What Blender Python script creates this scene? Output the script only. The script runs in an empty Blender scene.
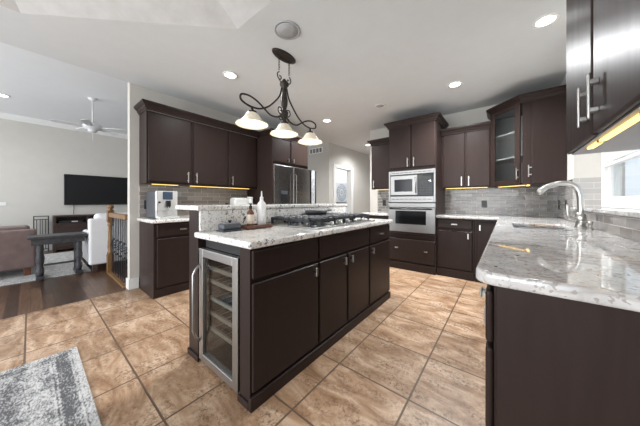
import bpy, bmesh, math, random
from mathutils import Vector, Matrix
random.seed(7)
S = bpy.context.scene
COL = S.collection
D = bpy.data

# ------------------------------------------------------------------ camera
CAM_H = 1.14
cam = D.cameras.new('camera'); cam.sensor_width = 36; cam.lens = 36 * 232 / 640
cam.shift_y = -11.5 / 640; cam.clip_start = 0.02; cam.clip_end = 200
co = D.objects.new('camera', cam); COL.objects.link(co)
co.location = (0, 0, CAM_H)
co.rotation_euler = (math.pi / 2, 0, math.atan(186 / 232))
S.camera = co

# ------------------------------------------------------------------ world, exposure, large lights
S.view_settings.view_transform = 'Standard'; S.view_settings.look = 'None'
S.view_settings.gamma = 1; S.view_settings.use_curve_mapping = False
S.view_settings.exposure = 0.78
w = D.worlds.new('world'); S.world = w; w.use_nodes = True
nt = w.node_tree; bgn = nt.nodes['Background']
tc = nt.nodes.new('ShaderNodeTexCoord'); sep = nt.nodes.new('ShaderNodeSeparateXYZ')
rmp = nt.nodes.new('ShaderNodeValToRGB')
nt.links.new(tc.outputs['Generated'], sep.inputs[0]); nt.links.new(sep.outputs['Z'], rmp.inputs[0])
nt.links.new(rmp.outputs[0], bgn.inputs[0])
rmp.color_ramp.elements[0].color = (0.70, 0.77, 0.86, 1); rmp.color_ramp.elements[0].position = 0.0
rmp.color_ramp.elements[1].color = (0.72, 0.84, 1.0, 1); rmp.color_ramp.elements[1].position = 0.6
bgn.inputs[1].default_value = 0.9

def area_light(name, loc, rot, sx, sy, power, color=(1, 1, 1)):
    l = D.lights.new(name, 'AREA'); l.shape = 'RECTANGLE'; l.size = sx; l.size_y = sy
    l.energy = power; l.color = color
    o = D.objects.new(name, l); COL.objects.link(o); o.location = loc; o.rotation_euler = rot
    return o
R90 = math.pi / 2
# area lights added for assumed breakfast and living-room windows, unseen behind the camera
area_light('added_daylight_breakfast', (-1.7, -3.4, 1.30), (R90, 0, 0), 4.4, 2.0, 98, (0.95, 0.98, 1.0))
area_light('added_daylight_living', (-6.2, -3.6, 1.7), (R90, 0, 0), 3.5, 2.4, 58, (0.95, 0.98, 1.0))

# ------------------------------------------------------------------ materials
MATS = {}
def new_mat(name):
    m = D.materials.new(name); m.use_nodes = True
    return m, m.node_tree, m.node_tree.nodes['Principled BSDF']
def coords(nt, scale=(1, 1, 1), loc=(0, 0, 0), rot=(0, 0, 0)):
    t = nt.nodes.new('ShaderNodeTexCoord'); mp = nt.nodes.new('ShaderNodeMapping')
    mp.inputs['Scale'].default_value = scale; mp.inputs['Location'].default_value = loc
    mp.inputs['Rotation'].default_value = rot
    nt.links.new(t.outputs['Object'], mp.inputs[0]); return mp.outputs[0]
def noise(nt, vec, scale, detail=4, rough=0.55, dist=0.0):
    n = nt.nodes.new('ShaderNodeTexNoise'); n.inputs['Scale'].default_value = scale
    n.inputs['Detail'].default_value = detail; n.inputs['Roughness'].default_value = rough
    n.inputs['Distortion'].default_value = dist
    nt.links.new(vec, n.inputs['Vector']); return n.outputs[0]
def ramp(nt, fac, stops):
    r = nt.nodes.new('ShaderNodeValToRGB'); e = r.color_ramp.elements
    while len(e) < len(stops): e.new(0.5)
    for i, (p, c) in enumerate(stops):
        e[i].position = p; e[i].color = (c[0], c[1], c[2], 1) if not isinstance(c, (int, float)) else (c, c, c, 1)
    nt.links.new(fac, r.inputs[0]); return r.outputs[0]
def mix(nt, fac, a, b, mode='MIX'):
    m = nt.nodes.new('ShaderNodeMix'); m.data_type = 'RGBA'; m.blend_type = mode
    def put(sock, v):
        if isinstance(v, (tuple, list)): sock.default_value = (v[0], v[1], v[2], 1)
        elif isinstance(v, (int, float)): sock.default_value = v
        else: nt.links.new(v, sock)
    put(m.inputs[0], fac); put(m.inputs[6], a); put(m.inputs[7], b)
    return m.outputs[2]
def bump(nt, b, h, strength=0.2, dist=0.01):
    n = nt.nodes.new('ShaderNodeBump'); n.inputs['Strength'].default_value = strength
    n.inputs['Distance'].default_value = dist
    nt.links.new(h, n.inputs['Height']); nt.links.new(n.outputs[0], b.inputs['Normal'])
def plain(name, col, rough=0.5, metal=0.0, var=0.06, vscale=6, spec=0.5, bmp=0.0, bscale=60, coat=0):
    m, nt, b = new_mat(name); v = coords(nt)
    f = noise(nt, v, vscale)
    lo = [max(0, c * (1 - var)) for c in col]; hi = [min(1, c * (1 + var)) for c in col]
    nt.links.new(ramp(nt, f, [(0.3, lo), (0.7, hi)]), b.inputs['Base Color'])
    b.inputs['Roughness'].default_value = rough; b.inputs['Metallic'].default_value = metal
    b.inputs['Specular IOR Level'].default_value = spec
    b.inputs['Coat Weight'].default_value = coat
    if bmp: bump(nt, b, noise(nt, v, bscale), bmp, 0.004)
    MATS[name] = m; return m
def emit(name, col, strength):
    m, nt, b = new_mat(name)
    b.inputs['Base Color'].default_value = (*col, 1); b.inputs['Emission Color'].default_value = (*col, 1)
    b.inputs['Emission Strength'].default_value = strength; MATS[name] = m; return m

def wood(name, col, rough=0.32, grain=(1, 1, 14), contrast=0.12, coat=0.0, spec=0.5):
    m, nt, b = new_mat(name); v = coords(nt, (grain[0] * 3, grain[1] * 3, grain[2] * 3))
    f = noise(nt, v, 1.6, 5, 0.6, 0.6)
    lo = [c * (1 - contrast) for c in col]; hi = [c * (1 + contrast) for c in col]
    nt.links.new(ramp(nt, f, [(0.3, lo), (0.7, hi)]), b.inputs['Base Color'])
    nt.links.new(ramp(nt, f, [(0.2, rough - 0.04), (0.8, rough + 0.04)]), b.inputs['Roughness'])
    b.inputs['Coat Weight'].default_value = coat; b.inputs['Coat Roughness'].default_value = 0.25
    b.inputs['Specular IOR Level'].default_value = spec
    MATS[name] = m; return m

ESP = wood('espresso_wood', (0.030, 0.0195, 0.0168), 0.36, (6, 6, 0.6), 0.10, spec=0.16)
ESPD = plain('dark_gap', (0.006, 0.005, 0.005), 0.6)
WALL = plain('beige_wall_paint', (0.59, 0.565, 0.52), 0.85, var=0.02, bmp=0.05, bscale=180)
CEIL = plain('ceiling_paint', (0.70, 0.72, 0.725), 0.9, var=0.015, bmp=0.04, bscale=150)
LCEIL = plain('living_ceiling_paint', (0.84, 0.86, 0.87), 0.9, var=0.01)
WHITE = plain('white_trim_paint', (0.82, 0.82, 0.80), 0.4, var=0.015)
BLACK = plain('black_plastic', (0.012, 0.012, 0.013), 0.35)
BLKGL = plain('black_glass', (0.012, 0.013, 0.014), 0.12, spec=0.25)
IRON = plain('black_cast_iron', (0.028, 0.031, 0.038), 0.42, bmp=0.2, bscale=200)
BRONZE = plain('dark_bronze', (0.045, 0.036, 0.03), 0.42, metal=0.5, var=0.3, vscale=40)
NICKEL = plain('brushed_nickel', (0.52, 0.505, 0.48), 0.28, metal=1.0)
def steel_mat(name, col, rough, sc):
    m, nt, b = new_mat(name); v = coords(nt, sc)
    f = noise(nt, v, 3, 3)
    nt.links.new(ramp(nt, f, [(0.3, [c * 0.97 for c in col]), (0.7, col)]), b.inputs['Base Color'])
    nt.links.new(ramp(nt, f, [(0.3, rough), (0.7, rough + 0.04)]), b.inputs['Roughness'])
    b.inputs['Metallic'].default_value = 1; MATS[name] = m; return m
STEEL = steel_mat('stainless_steel', (0.44, 0.435, 0.425), 0.34, (2, 2, 120))
DSTEEL = plain('dark_stainless_steel', (0.33, 0.325, 0.315), 0.24, metal=1.0, var=0.02, vscale=3)
OVST = steel_mat('oven_front_steel', (0.34, 0.336, 0.33), 0.38, (2, 2, 60))
SINKM = steel_mat('sink_steel', (0.55, 0.55, 0.55), 0.3, (40, 4, 4))
REDWOOD = wood('reddish_wood', (0.14, 0.05, 0.025), 0.35, (4, 1, 8), 0.3)
OAK = wood('golden_oak', (0.22, 0.115, 0.045), 0.35, (1, 8, 8), 0.2)
LWOOD = wood('beech_rack_wood', (0.50, 0.45, 0.38), 0.5, (1, 8, 8), 0.12)
BLKWOOD = wood('distressed_black_wood', (0.05, 0.05, 0.054), 0.5, (2, 6, 6), 0.5)
STANDW = wood('brown_stand_wood', (0.055, 0.035, 0.03), 0.4, (6, 1, 6), 0.3)
LEATHER = plain('brown_leather', (0.165, 0.112, 0.102), 0.42, var=0.15, vscale=9, bmp=0.3, bscale=50)
SLIP = plain('white_slipcover_linen', (0.80, 0.80, 0.81), 0.9, var=0.03, bmp=0.2, bscale=90)
WPLAS = plain('white_plastic', (0.80, 0.80, 0.78), 0.35, var=0.01)
GREYM = plain('grey_enamel', (0.065, 0.072, 0.085), 0.35)
SILVER = plain('silver_plastic', (0.66, 0.65, 0.63), 0.28, metal=0.35)
AMBER = plain('amber_bottle', (0.16, 0.07, 0.03), 0.2)
CREAM = plain('cream_label', (0.72, 0.62, 0.5), 0.5)
TVM = plain('screen_glass', (0.008, 0.009, 0.011), 0.08, spec=0.6)
SPK = plain('speaker_grille', (0.42, 0.42, 0.42), 0.7, var=0.05, vscale=200)
FANM = plain('fan_white', (0.74, 0.75, 0.76), 0.4)
UNDER = plain('underside_reflected_light', (0.30, 0.29, 0.30), 0.4)  # paler than the cabinet body to imitate reflected strip and counter light
GREYP = plain('mottled_grey_panel', (0.36, 0.37, 0.39), 0.5, var=0.4, vscale=22)
INTER = plain('cabinet_interior', (0.62, 0.62, 0.62), 0.5)
LEDM = emit('led_strip_glow', (1.0, 0.64, 0.18), 1.5)
BULB = emit('bulb_glow', (1, 0.9, 0.7), 2.0)
CANM = emit('downlight_glow', (1.0, 0.97, 0.92), 6.0)
DISP = plain('display_screen', (0.03, 0.05, 0.09), 0.1)

def glass_mat(name, tint, alpha, rough=0.02):
    m = D.materials.new(name); m.use_nodes = True; nt = m.node_tree
    nt.nodes.remove(nt.nodes['Principled BSDF']); out = nt.nodes['Material Output']
    t = nt.nodes.new('ShaderNodeBsdfTransparent'); t.inputs[0].default_value = (*tint, 1)
    g = nt.nodes.new('ShaderNodeBsdfGlossy'); g.inputs['Roughness'].default_value = rough
    mx = nt.nodes.new('ShaderNodeMixShader'); lw = nt.nodes.new('ShaderNodeLayerWeight'); lw.inputs['Blend'].default_value = 0.5
    fr = nt.nodes.new('ShaderNodeMath'); fr.operation = 'POWER'; fr.inputs[1].default_value = 5; nt.links.new(lw.outputs['Facing'], fr.inputs[0])
    ad = nt.nodes.new('ShaderNodeMath'); ad.operation = 'ADD'; ad.inputs[1].default_value = alpha
    nt.links.new(fr.outputs[0], ad.inputs[0]); nt.links.new(ad.outputs[0], mx.inputs[0])
    nt.links.new(t.outputs[0], mx.inputs[1]); nt.links.new(g.outputs[0], mx.inputs[2])
    nt.links.new(mx.outputs[0], out.inputs[0]); MATS[name] = m; return m
PANE = glass_mat('clear_pane', (0.95, 0.97, 0.97), 0.02)
CABGL = glass_mat('cabinet_door_glass', (0.86, 0.88, 0.88), 0.22, 0.16)
COOLGL = glass_mat('cooler_door_glass', (0.68, 0.69, 0.68), 0.05)

def shade_mat():
    m, nt, b = new_mat('alabaster_shade'); v = coords(nt)
    f = noise(nt, v, 14, 4, 0.6, 1.0)
    c = ramp(nt, f, [(0.3, (0.66, 0.56, 0.40)), (0.65, (0.80, 0.74, 0.62))])
    nt.links.new(c, b.inputs['Base Color']); nt.links.new(c, b.inputs['Emission Color'])
    b.inputs['Emission Strength'].default_value = 0.12; b.inputs['Roughness'].default_value = 0.3
    return m
SHADE = shade_mat()

def tile_floor():
    m, nt, b = new_mat('travertine_tile')
    v = coords(nt); PX_, PY_ = 0.476, 0.462
    vb = coords(nt, loc=(0.438 + PX_ * 20, -0.435 + PY_ * 20, 0))
    br = nt.nodes.new('ShaderNodeTexBrick'); br.offset = 0.0; br.squash = 1.0
    br.inputs['Scale'].default_value = 1; br.inputs['Brick Width'].default_value = PX_; br.inputs['Row Height'].default_value = PY_
    br.inputs['Mortar Size'].default_value = 0.0065; br.inputs['Mortar Smooth'].default_value = 0.3
    br.inputs['Bias'].default_value = 0.0
    br.inputs['Color1'].default_value = (0.85, 0.85, 0.85, 1); br.inputs['Color2'].default_value = (1.08, 1.06, 1.04, 1)
    br.inputs['Mortar'].default_value = (1, 1, 1, 1)
    nt.links.new(vb, br.inputs['Vector'])
    vs = coords(nt, (1.0, 2.4, 1.0))
    n1 = noise(nt, vs, 3.2, 8, 0.68, 0.8); n2 = noise(nt, v, 46, 6, 0.75, 0.5); n3 = noise(nt, vs, 4.5, 5, 0.6, 0.5)
    base = ramp(nt, n1, [(0.30, (0.21, 0.11, 0.054)), (0.46, (0.41, 0.256, 0.152)), (0.64, (0.66, 0.485, 0.345))])
    pit = ramp(nt, n2, [(0.40, 1.0), (0.53, 0.0)])
    msk = ramp(nt, n3, [(0.40, 0.06), (0.60, 0.85)])
    col = mix(nt, mix(nt, 1.0, pit, msk, 'MULTIPLY'), base, (0.13, 0.066, 0.033))
    col = mix(nt, 1.0, col, br.outputs['Color'], 'MULTIPLY')
    col = mix(nt, br.outputs['Fac'], col, (0.14, 0.088, 0.055))
    nt.links.new(col, b.inputs['Base Color'])
    b.inputs['Roughness'].default_value = 0.42
    inv = nt.nodes.new('ShaderNodeMath'); inv.operation = 'SUBTRACT'; inv.inputs[0].default_value = 1
    nt.links.new(br.outputs['Fac'], inv.inputs[1]); bump(nt, b, inv.outputs[0], 0.5, 0.004)
    return m
TILE = tile_floor()

def wood_floor():
    m, nt, b = new_mat('dark_hardwood')
    v = coords(nt, rot=(0, 0, 0))
    br = nt.nodes.new('ShaderNodeTexBrick'); br.offset = 0.4
    br.inputs['Scale'].default_value = 1; br.inputs['Brick Width'].default_value = 1.1; br.inputs['Row Height'].default_value = 0.085
    br.inputs['Mortar Size'].default_value = 0.0012
    br.inputs['Color1'].default_value = (0.045, 0.023, 0.014, 1); br.inputs['Color2'].default_value = (0.15, 0.082, 0.048, 1)
    br.inputs['Mortar'].default_value = (0.012, 0.007, 0.005, 1)
    nt.links.new(v, br.inputs['Vector'])
    v2 = coords(nt, (3, 40, 1)); n = noise(nt, v2, 1.5, 5)
    nt.links.new(mix(nt, 1.0, br.outputs['Color'], ramp(nt, n, [(0.3, 0.6), (0.7, 1.3)]), 'MULTIPLY'), b.inputs['Base Color'])
    b.inputs['Roughness'].default_value = 0.3
    return m
HARDW = wood_floor()

def backsplash(name, along, bw, rh, c1, c2, grout):
    m, nt, b = new_mat(name)
    t = nt.nodes.new('ShaderNodeTexCoord'); s = nt.nodes.new('ShaderNodeSeparateXYZ'); c = nt.nodes.new('ShaderNodeCombineXYZ')
    nt.links.new(t.outputs['Object'], s.inputs[0])
    nt.links.new(s.outputs[along], c.inputs[0]); nt.links.new(s.outputs[2], c.inputs[1])
    br = nt.nodes.new('ShaderNodeTexBrick'); br.offset = 0.5
    br.inputs['Scale'].default_value = 1; br.inputs['Brick Width'].default_value = bw; br.inputs['Row Height'].default_value = rh
    br.inputs['Mortar Size'].default_value = 0.003; br.inputs['Mortar Smooth'].default_value = 0.4
    br.inputs['Color1'].default_value = (*c1, 1); br.inputs['Color2'].default_value = (*c2, 1); br.inputs['Mortar'].default_value = (*grout, 1)
    nt.links.new(c.outputs[0], br.inputs['Vector'])
    nt.links.new(br.outputs['Color'], b.inputs['Base Color'])
    b.inputs['Roughness'].default_value = 0.12
    n = noise(nt, c.outputs[0], 9, 2)
    inv = nt.nodes.new('ShaderNodeMath'); inv.operation = 'SUBTRACT'
    nt.links.new(n, inv.inputs[0]); nt.links.new(br.outputs['Fac'], inv.inputs[1])
    bump(nt, b, inv.outputs[0], 0.6, 0.006)
    return m
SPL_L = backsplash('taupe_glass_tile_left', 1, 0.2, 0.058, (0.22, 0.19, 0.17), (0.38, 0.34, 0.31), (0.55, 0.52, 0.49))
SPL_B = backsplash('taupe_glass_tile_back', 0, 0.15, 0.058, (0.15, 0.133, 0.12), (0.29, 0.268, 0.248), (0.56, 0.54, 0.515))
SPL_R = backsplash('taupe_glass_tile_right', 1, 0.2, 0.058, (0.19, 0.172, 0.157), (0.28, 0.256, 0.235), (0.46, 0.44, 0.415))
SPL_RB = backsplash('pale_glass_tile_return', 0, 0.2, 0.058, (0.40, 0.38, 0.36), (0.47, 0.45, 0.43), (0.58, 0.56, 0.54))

def granite(name, veins):
    m, nt, b = new_mat(name); v = coords(nt)
    cl = noise(nt, v, 7, 5, 0.6, 0.5)
    base = ramp(nt, cl, [(0.28, (0.42, 0.41, 0.40)), (0.44, (0.56, 0.55, 0.54)), (0.64, (0.72, 0.72, 0.715))] if veins else [(0.28, (0.56, 0.53, 0.49)), (0.42, (0.77, 0.75, 0.71)), (0.62, (0.87, 0.86, 0.835))])
    if veins:
        vv = coords(nt, (1.0, 3.0, 2.0), rot=(0, 0, 0.5))
        vn = noise(nt, vv, 3.2, 7, 0.68, 1.2)
        base = mix(nt, ramp(nt, vn, [(0.54, 0.0), (0.66, 0.7)]), base, (0.29, 0.25, 0.22))
        vn2 = noise(nt, vv, 5.5, 6, 0.7, 0.8)
        base = mix(nt, ramp(nt, vn2, [(0.56, 0.0), (0.64, 0.7)]), base, (0.40, 0.25, 0.14))
    sp = noise(nt, v, 42 if veins else 46, 3, 0.6)
    thr = (0.63, 0.66) if veins else (0.585, 0.615)
    big = ramp(nt, sp, [(thr[0], 0.0), (thr[1], 1.0)])
    msk = ramp(nt, noise(nt, v, 6.5, 2), [(0.40, 0.15), (0.6, 1.0)])
    base = mix(nt, mix(nt, 1.0, big, msk, 'MULTIPLY'), base, (0.045, 0.04, 0.042))
    sp2 = noise(nt, v, 70, 2, 0.5)
    base = mix(nt, ramp(nt, sp2, [(0.60, 0.0), (0.64, 0.7)]), base, (0.28, 0.25, 0.23))
    sp3 = noise(nt, v, 26, 3, 0.6, 0.5)
    base = mix(nt, ramp(nt, sp3, [(0.63, 0.0), (0.68, 0.6)]), base, (0.42, 0.26, 0.15))
    nt.links.new(base, b.inputs['Base Color'])
    b.inputs['Roughness'].default_value = 0.04 if veins else 0.09
    b.inputs['Specular IOR Level'].default_value = 0.85 if veins else 0.5
    return m
GRAN = granite('speckled_white_granite', False)
GRANV = granite('veined_white_granite', True)

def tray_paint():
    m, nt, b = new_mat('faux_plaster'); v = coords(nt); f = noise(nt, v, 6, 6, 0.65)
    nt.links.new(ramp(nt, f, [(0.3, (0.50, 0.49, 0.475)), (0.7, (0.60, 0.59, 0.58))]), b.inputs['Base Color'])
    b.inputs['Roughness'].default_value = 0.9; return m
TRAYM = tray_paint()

def rug_mat(name, lo, hi, banded, x0=0, y1=0):
    m, nt, b = new_mat(name)
    def math_(op, a, c=None):
        n = nt.nodes.new('ShaderNodeMath'); n.operation = op
        for k, q in enumerate((a, c)):
            if q is None: continue
            if isinstance(q, (int, float)): n.inputs[k].default_value = q
            else: nt.links.new(q, n.inputs[k])
        return n.outputs[0]
    v2 = coords(nt); weave = noise(nt, coords(nt, (45, 110, 1), rot=(0, 0, 0.6)), 1.0, 2, 0.6)
    blot = noise(nt, coords(nt, (9, 16, 1)), 1.0, 5, 0.7, 0.6)
    val = math_('ADD', math_('MULTIPLY', weave, 0.55), math_('MULTIPLY', blot, 0.45))
    if banded:
        t = nt.nodes.new('ShaderNodeTexCoord'); s_ = nt.nodes.new('ShaderNodeSeparateXYZ')
        nt.links.new(t.outputs['Object'], s_.inputs[0])
        dx = math_('SUBTRACT', s_.outputs[0], x0); dy = math_('SUBTRACT', y1, s_.outputs[1])
        edge = math_('MULTIPLY', math_('MINIMUM', dx, dy), 5.0)
        band = ramp(nt, edge, [(0.0, 0.72), (0.04, 0.60), (0.15, 0.62), (0.19, 0.34), (0.22, 0.72), (0.27, 0.34), (0.30, 0.32), (0.56, 0.36), (0.60, 0.75), (0.65, 0.35), (0.68, 0.72), (0.74, 0.50)])
        wv = nt.nodes.new('ShaderNodeTexWave'); wv.bands_direction = 'Y'; wv.inputs['Scale'].default_value = 1.7
        wv.inputs['Distortion'].default_value = 3.0; wv.inputs['Detail'].default_value = 4; wv.inputs['Detail Scale'].default_value = 4
        nt.links.new(v2, wv.inputs['Vector'])
        val = math_('ADD', math_('MULTIPLY', val, 1.0), math_('MULTIPLY', math_('SUBTRACT', band, 0.5), 0.30))
        val = math_('ADD', val, math_('MULTIPLY', math_('SUBTRACT', wv.outputs['Fac'], 0.5), 0.10))
        val = math_('ADD', val, -0.01)
    nt.links.new(ramp(nt, val, [(0.40, lo), (0.60, hi)]), b.inputs['Base Color']); b.inputs['Roughness'].default_value = 0.95
    bump(nt, b, weave, 0.4, 0.004); return m

# ------------------------------------------------------------------ mesh helpers
class Fr:
    """frame on a cabinet face: u along it, n out of it, z up"""
    def __init__(s, x, y, z, deg):
        a = math.radians(deg); s.o = Vector((x, y, z)); s.u = Vector((math.cos(a), math.sin(a), 0)); s.n = Vector((math.sin(a), -math.cos(a), 0))
        s.m = Matrix((( s.u.x, s.n.x, 0, x), (s.u.y, s.n.y, 0, y), (0, 0, 1, z), (0, 0, 0, 1)))
def merge(bm, t, mtx=None):
    vs = [bm.verts.new((mtx @ v.co) if mtx else v.co) for v in t.verts]
    t.verts.index_update()
    for f in t.faces:
        nf = bm.faces.new([vs[v.index] for v in f.verts]); nf.smooth = f.smooth
    t.free()
def box(bm, x0, x1, y0, y1, z0, z1, bev=0.0, seg=2, fr=None):
    t = bmesh.new()
    x0, x1 = min(x0, x1), max(x0, x1); y0, y1 = min(y0, y1), max(y0, y1); z0, z1 = min(z0, z1), max(z0, z1)
    v = [t.verts.new(p) for p in ((x0, y0, z0), (x1, y0, z0), (x1, y1, z0), (x0, y1, z0), (x0, y0, z1), (x1, y0, z1), (x1, y1, z1), (x0, y1, z1))]
    for f in ((0, 3, 2, 1), (4, 5, 6, 7), (0, 1, 5, 4), (1, 2, 6, 5), (2, 3, 7, 6), (3, 0, 4, 7)): t.faces.new([v[i] for i in f])
    if bev > 0:
        bev = min(bev, 0.49 * min(x1 - x0, y1 - y0, z1 - z0))
        bmesh.ops.bevel(t, geom=t.edges[:], offset=bev, segments=seg, profile=0.5, affect='EDGES', clamp_overlap=True)
    merge(bm, t, fr.m if fr else None)
    return bm
def B(*a, **k): return box(bmesh.new(), *a, **k)
def prism(bm, pts, z0, z1, bev=0.0):
    t = bmesh.new(); n = len(pts)
    lo = [t.verts.new((p[0], p[1], z0)) for p in pts]; hi = [t.verts.new((p[0], p[1], z1)) for p in pts]
    t.faces.new(lo[::-1]); t.faces.new(hi)
    for i in range(n): t.faces.new((lo[i], lo[(i + 1) % n], hi[(i + 1) % n], hi[i]))
    bmesh.ops.recalc_face_normals(t, faces=t.faces[:])
    if bev: bmesh.ops.bevel(t, geom=t.edges[:], offset=bev, segments=2, profile=0.5, affect='EDGES', clamp_overlap=True)
    merge(bm, t); return bm
def lathe(bm, prof, cx=0, cy=0, seg=24, axis='Z', smooth=True, base=(0, 0, 0), loop=False):
    rings = []
    for r, z in prof:
        ring = []
        for i in range(seg):
            a = 2 * math.pi * i / seg; p = (r * math.cos(a), r * math.sin(a), z)
            if axis == 'X': p = (p[2], p[0], p[1])
            if axis == 'Y': p = (p[0], p[2], p[1])
            ring.append(bm.verts.new((p[0] + cx + base[0], p[1] + cy + base[1], p[2] + base[2])))
        rings.append(ring)
    for a, b2 in zip(rings, rings[1:] + (rings[:1] if loop else [])):
        for i in range(seg):
            f = bm.faces.new((a[i], a[(i + 1) % seg], b2[(i + 1) % seg], b2[i])); f.smooth = smooth
    if loop: return bm
    if prof[0][0] > 1e-6: bm.faces.new(rings[0][::-1])
    if prof[-1][0] > 1e-6: bm.faces.new(rings[-1])
    return bm
def smooth_path(pts, n=8):
    P = [Vector(p) for p in pts]; out = []
    for i in range(len(P) - 1):
        p0 = P[max(i - 1, 0)]; p1 = P[i]; p2 = P[i + 1]; p3 = P[min(i + 2, len(P) - 1)]
        for k in range(n):
            t = k / n
            out.append(0.5 * ((2 * p1) + (p2 - p0) * t + (2 * p0 - 5 * p1 + 4 * p2 - p3) * t * t + (3 * p1 - p0 - 3 * p2 + p3) * t ** 3))
    out.append(P[-1]); return out
def tube(bm, pts, r, seg=10, sm=0, flat=1.0):
    P = smooth_path(pts, sm) if sm else [Vector(p) for p in pts]
    rr = r if isinstance(r, (list, tuple)) else [r] * len(P)
    if len(rr) != len(P): rr = [rr[0] + (rr[-1] - rr[0]) * i / (len(P) - 1) for i in range(len(P))]
    up = Vector((0.31, 0.77, 0.55)); rings = []
    for i, p in enumerate(P):
        t = (P[min(i + 1, len(P) - 1)] - P[max(i - 1, 0)]).normalized()
        a = (up - t * up.dot(t)).normalized(); b2 = t.cross(a); up = a
        rings.append([bm.verts.new(p + (a * math.cos(2 * math.pi * k / seg) + b2 * flat * math.sin(2 * math.pi * k / seg)) * rr[i]) for k in range(seg)])
    for A, C in zip(rings, rings[1:]):
        for k in range(seg):
            f = bm.faces.new((A[k], A[(k + 1) % seg], C[(k + 1) % seg], C[k])); f.smooth = True
    bm.faces.new(rings[0][::-1]); bm.faces.new(rings[-1]); return bm
def sweep(bm, path, prof):
    """extrude a profile of (outward, z) along an open path in plan, mitred; outward is to the right of travel"""
    n = len(path); rings = []
    for i, p in enumerate(path):
        dirs = []
        if i > 0: d = Vector(p) - Vector(path[i - 1]); dirs.append(d.normalized())
        if i < n - 1: d = Vector(path[i + 1]) - Vector(p); dirs.append(d.normalized())
        ns = [Vector((d.y, -d.x)) for d in dirs]
        if len(ns) == 2:
            mm = ns[0] + ns[1]; mm = mm / mm.dot(ns[0])
        else: mm = ns[0]
        rings.append([bm.verts.new((p[0] + mm.x * o, p[1] + mm.y * o, z)) for o, z in prof])
    k = len(prof)
    for A, C in zip(rings, rings[1:]):
        for i in range(k): bm.faces.new((A[i], A[(i + 1) % k], C[(i + 1) % k], C[i]))
    bm.faces.new(rings[0][::-1]); bm.faces.new(rings[-1])
    bmesh.ops.recalc_face_normals(bm, faces=bm.faces[:]); return bm
CROWN = [(0, 0), (0.010, 0), (0.012, 0.018), (0.022, 0.028), (0.030, 0.050), (0.046, 0.062), (0.050, 0.066), (0.052, 0.074), (0.060, 0.078), (0.060, 0.098), (0, 0.098)]
def crown(z): return [(o, z + h) for o, h in CROWN]

def root_of(o):
    while o.parent: o = o.parent
    return o
def obj(name, bm, mat, parent=None, label=None):
    me = D.meshes.new(name)
    bmesh.ops.recalc_face_normals(bm, faces=bm.faces[:])
    if parent is not None:
        L = root_of(parent).location
        bmesh.ops.translate(bm, verts=bm.verts[:], vec=-L)
    bm.to_mesh(me); bm.free(); me.materials.append(mat)
    o = D.objects.new(name, me); COL.objects.link(o)
    if parent is not None: o.parent = parent
    if label: o['label'] = label
    return o
def thing(name, label, cat, loc, group=None):
    o = D.objects.new(name, None); COL.objects.link(o); o.location = loc; o.empty_display_size = 0.1
    o['label'] = label; o['category'] = cat
    if group: o['group'] = group
    return o
def tag(o, label, cat, group=None):
    # a one-mesh thing gets its origin at its base
    me = o.data; xs = [v.co for v in me.vertices]
    c = Vector((sum(p.x for p in xs) / len(xs), sum(p.y for p in xs) / len(xs), min(p.z for p in xs)))
    me.transform(Matrix.Translation(-c)); o.location = c
    o['label'] = label; o['category'] = cat
    if group: o['group'] = group
    return o
def struct(name, bm, mat, parent=None):
    o = obj(name, bm, mat, parent)
    if parent is None: o['kind'] = 'structure'
    return o

# ------------------------------------------------------------------ the setting
HC = 2.672; XL = -3.79; XR = 0.56; YB = 4.60; XT = -8.30
struct('floor', B(XL - 0.01, 3.0, -3.2, 7.6, -0.06, 0), TILE)
wf = B(XT - 0.1, XL - 0.01, -3.6, 7.6, -0.06, 0); struct('floor_living', wf, HARDW)
# ceiling with an octagonal tray above the camera
TR = [(-3.08, -0.05), (-1.865, 1.15), (-0.85, 1.15), (0.2, 0.1), (0.2, -1.3), (-0.85, -2.4), (-1.865, -2.4), (-3.08, -1.25)]
bm = bmesh.new()
out = [(XL, -3.2), (XL, 7.6), (3.0, 7.6), (3.0, -3.2)]
def quad(bm, pts): bm.faces.new([bm.verts.new(p) for p in pts])
def cz(p): return (p[0], p[1], HC)
ring = TR; O = out
# fan of quads between tray rim and outer rectangle
bm.faces.new([bm.verts.new(cz(p)) for p in (O[0], TR[7], TR[0], O[1])])
bm.faces.new([bm.verts.new(cz(p)) for p in (O[1], TR[0], TR[1])])
bm.faces.new([bm.verts.new(cz(p)) for p in (O[1], TR[1], TR[2], O[2])])
bm.faces.new([bm.verts.new(cz(p)) for p in (O[2], TR[2], TR[3])])
bm.faces.new([bm.verts.new(cz(p)) for p in (O[2], TR[3], TR[4], O[3])])
bm.faces.new([bm.verts.new(cz(p)) for p in (O[3], TR[4], TR[5])])
bm.faces.new([bm.verts.new(cz(p)) for p in (O[3], TR[5], TR[6], O[0])])
bm.faces.new([bm.verts.new(cz(p)) for p in (O[0], TR[6], TR[7])])
# upper skin so the ceiling has thickness
for a, b2 in zip(O, O[1:] + O[:1]): quad(bm, [(a[0], a[1], HC), (b2[0], b2[1], HC), (b2[0], b2[1], 3.06), (a[0], a[1], 3.06)])
quad(bm, [(p[0], p[1], 3.06) for p in O])
bmesh.ops.remove_doubles(bm, verts=bm.verts[:], dist=1e-5)
struct('ceiling', bm, CEIL)
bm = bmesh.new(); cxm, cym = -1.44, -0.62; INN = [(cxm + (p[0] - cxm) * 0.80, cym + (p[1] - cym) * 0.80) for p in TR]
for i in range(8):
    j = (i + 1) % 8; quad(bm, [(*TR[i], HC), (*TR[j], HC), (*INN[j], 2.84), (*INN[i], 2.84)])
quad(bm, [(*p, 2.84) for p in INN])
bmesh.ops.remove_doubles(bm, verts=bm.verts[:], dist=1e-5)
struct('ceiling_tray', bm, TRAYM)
struct('ceiling_living', B(XT - 0.1, XL, -3.6, 7.6, 3.0, 3.06), LCEIL)
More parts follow.
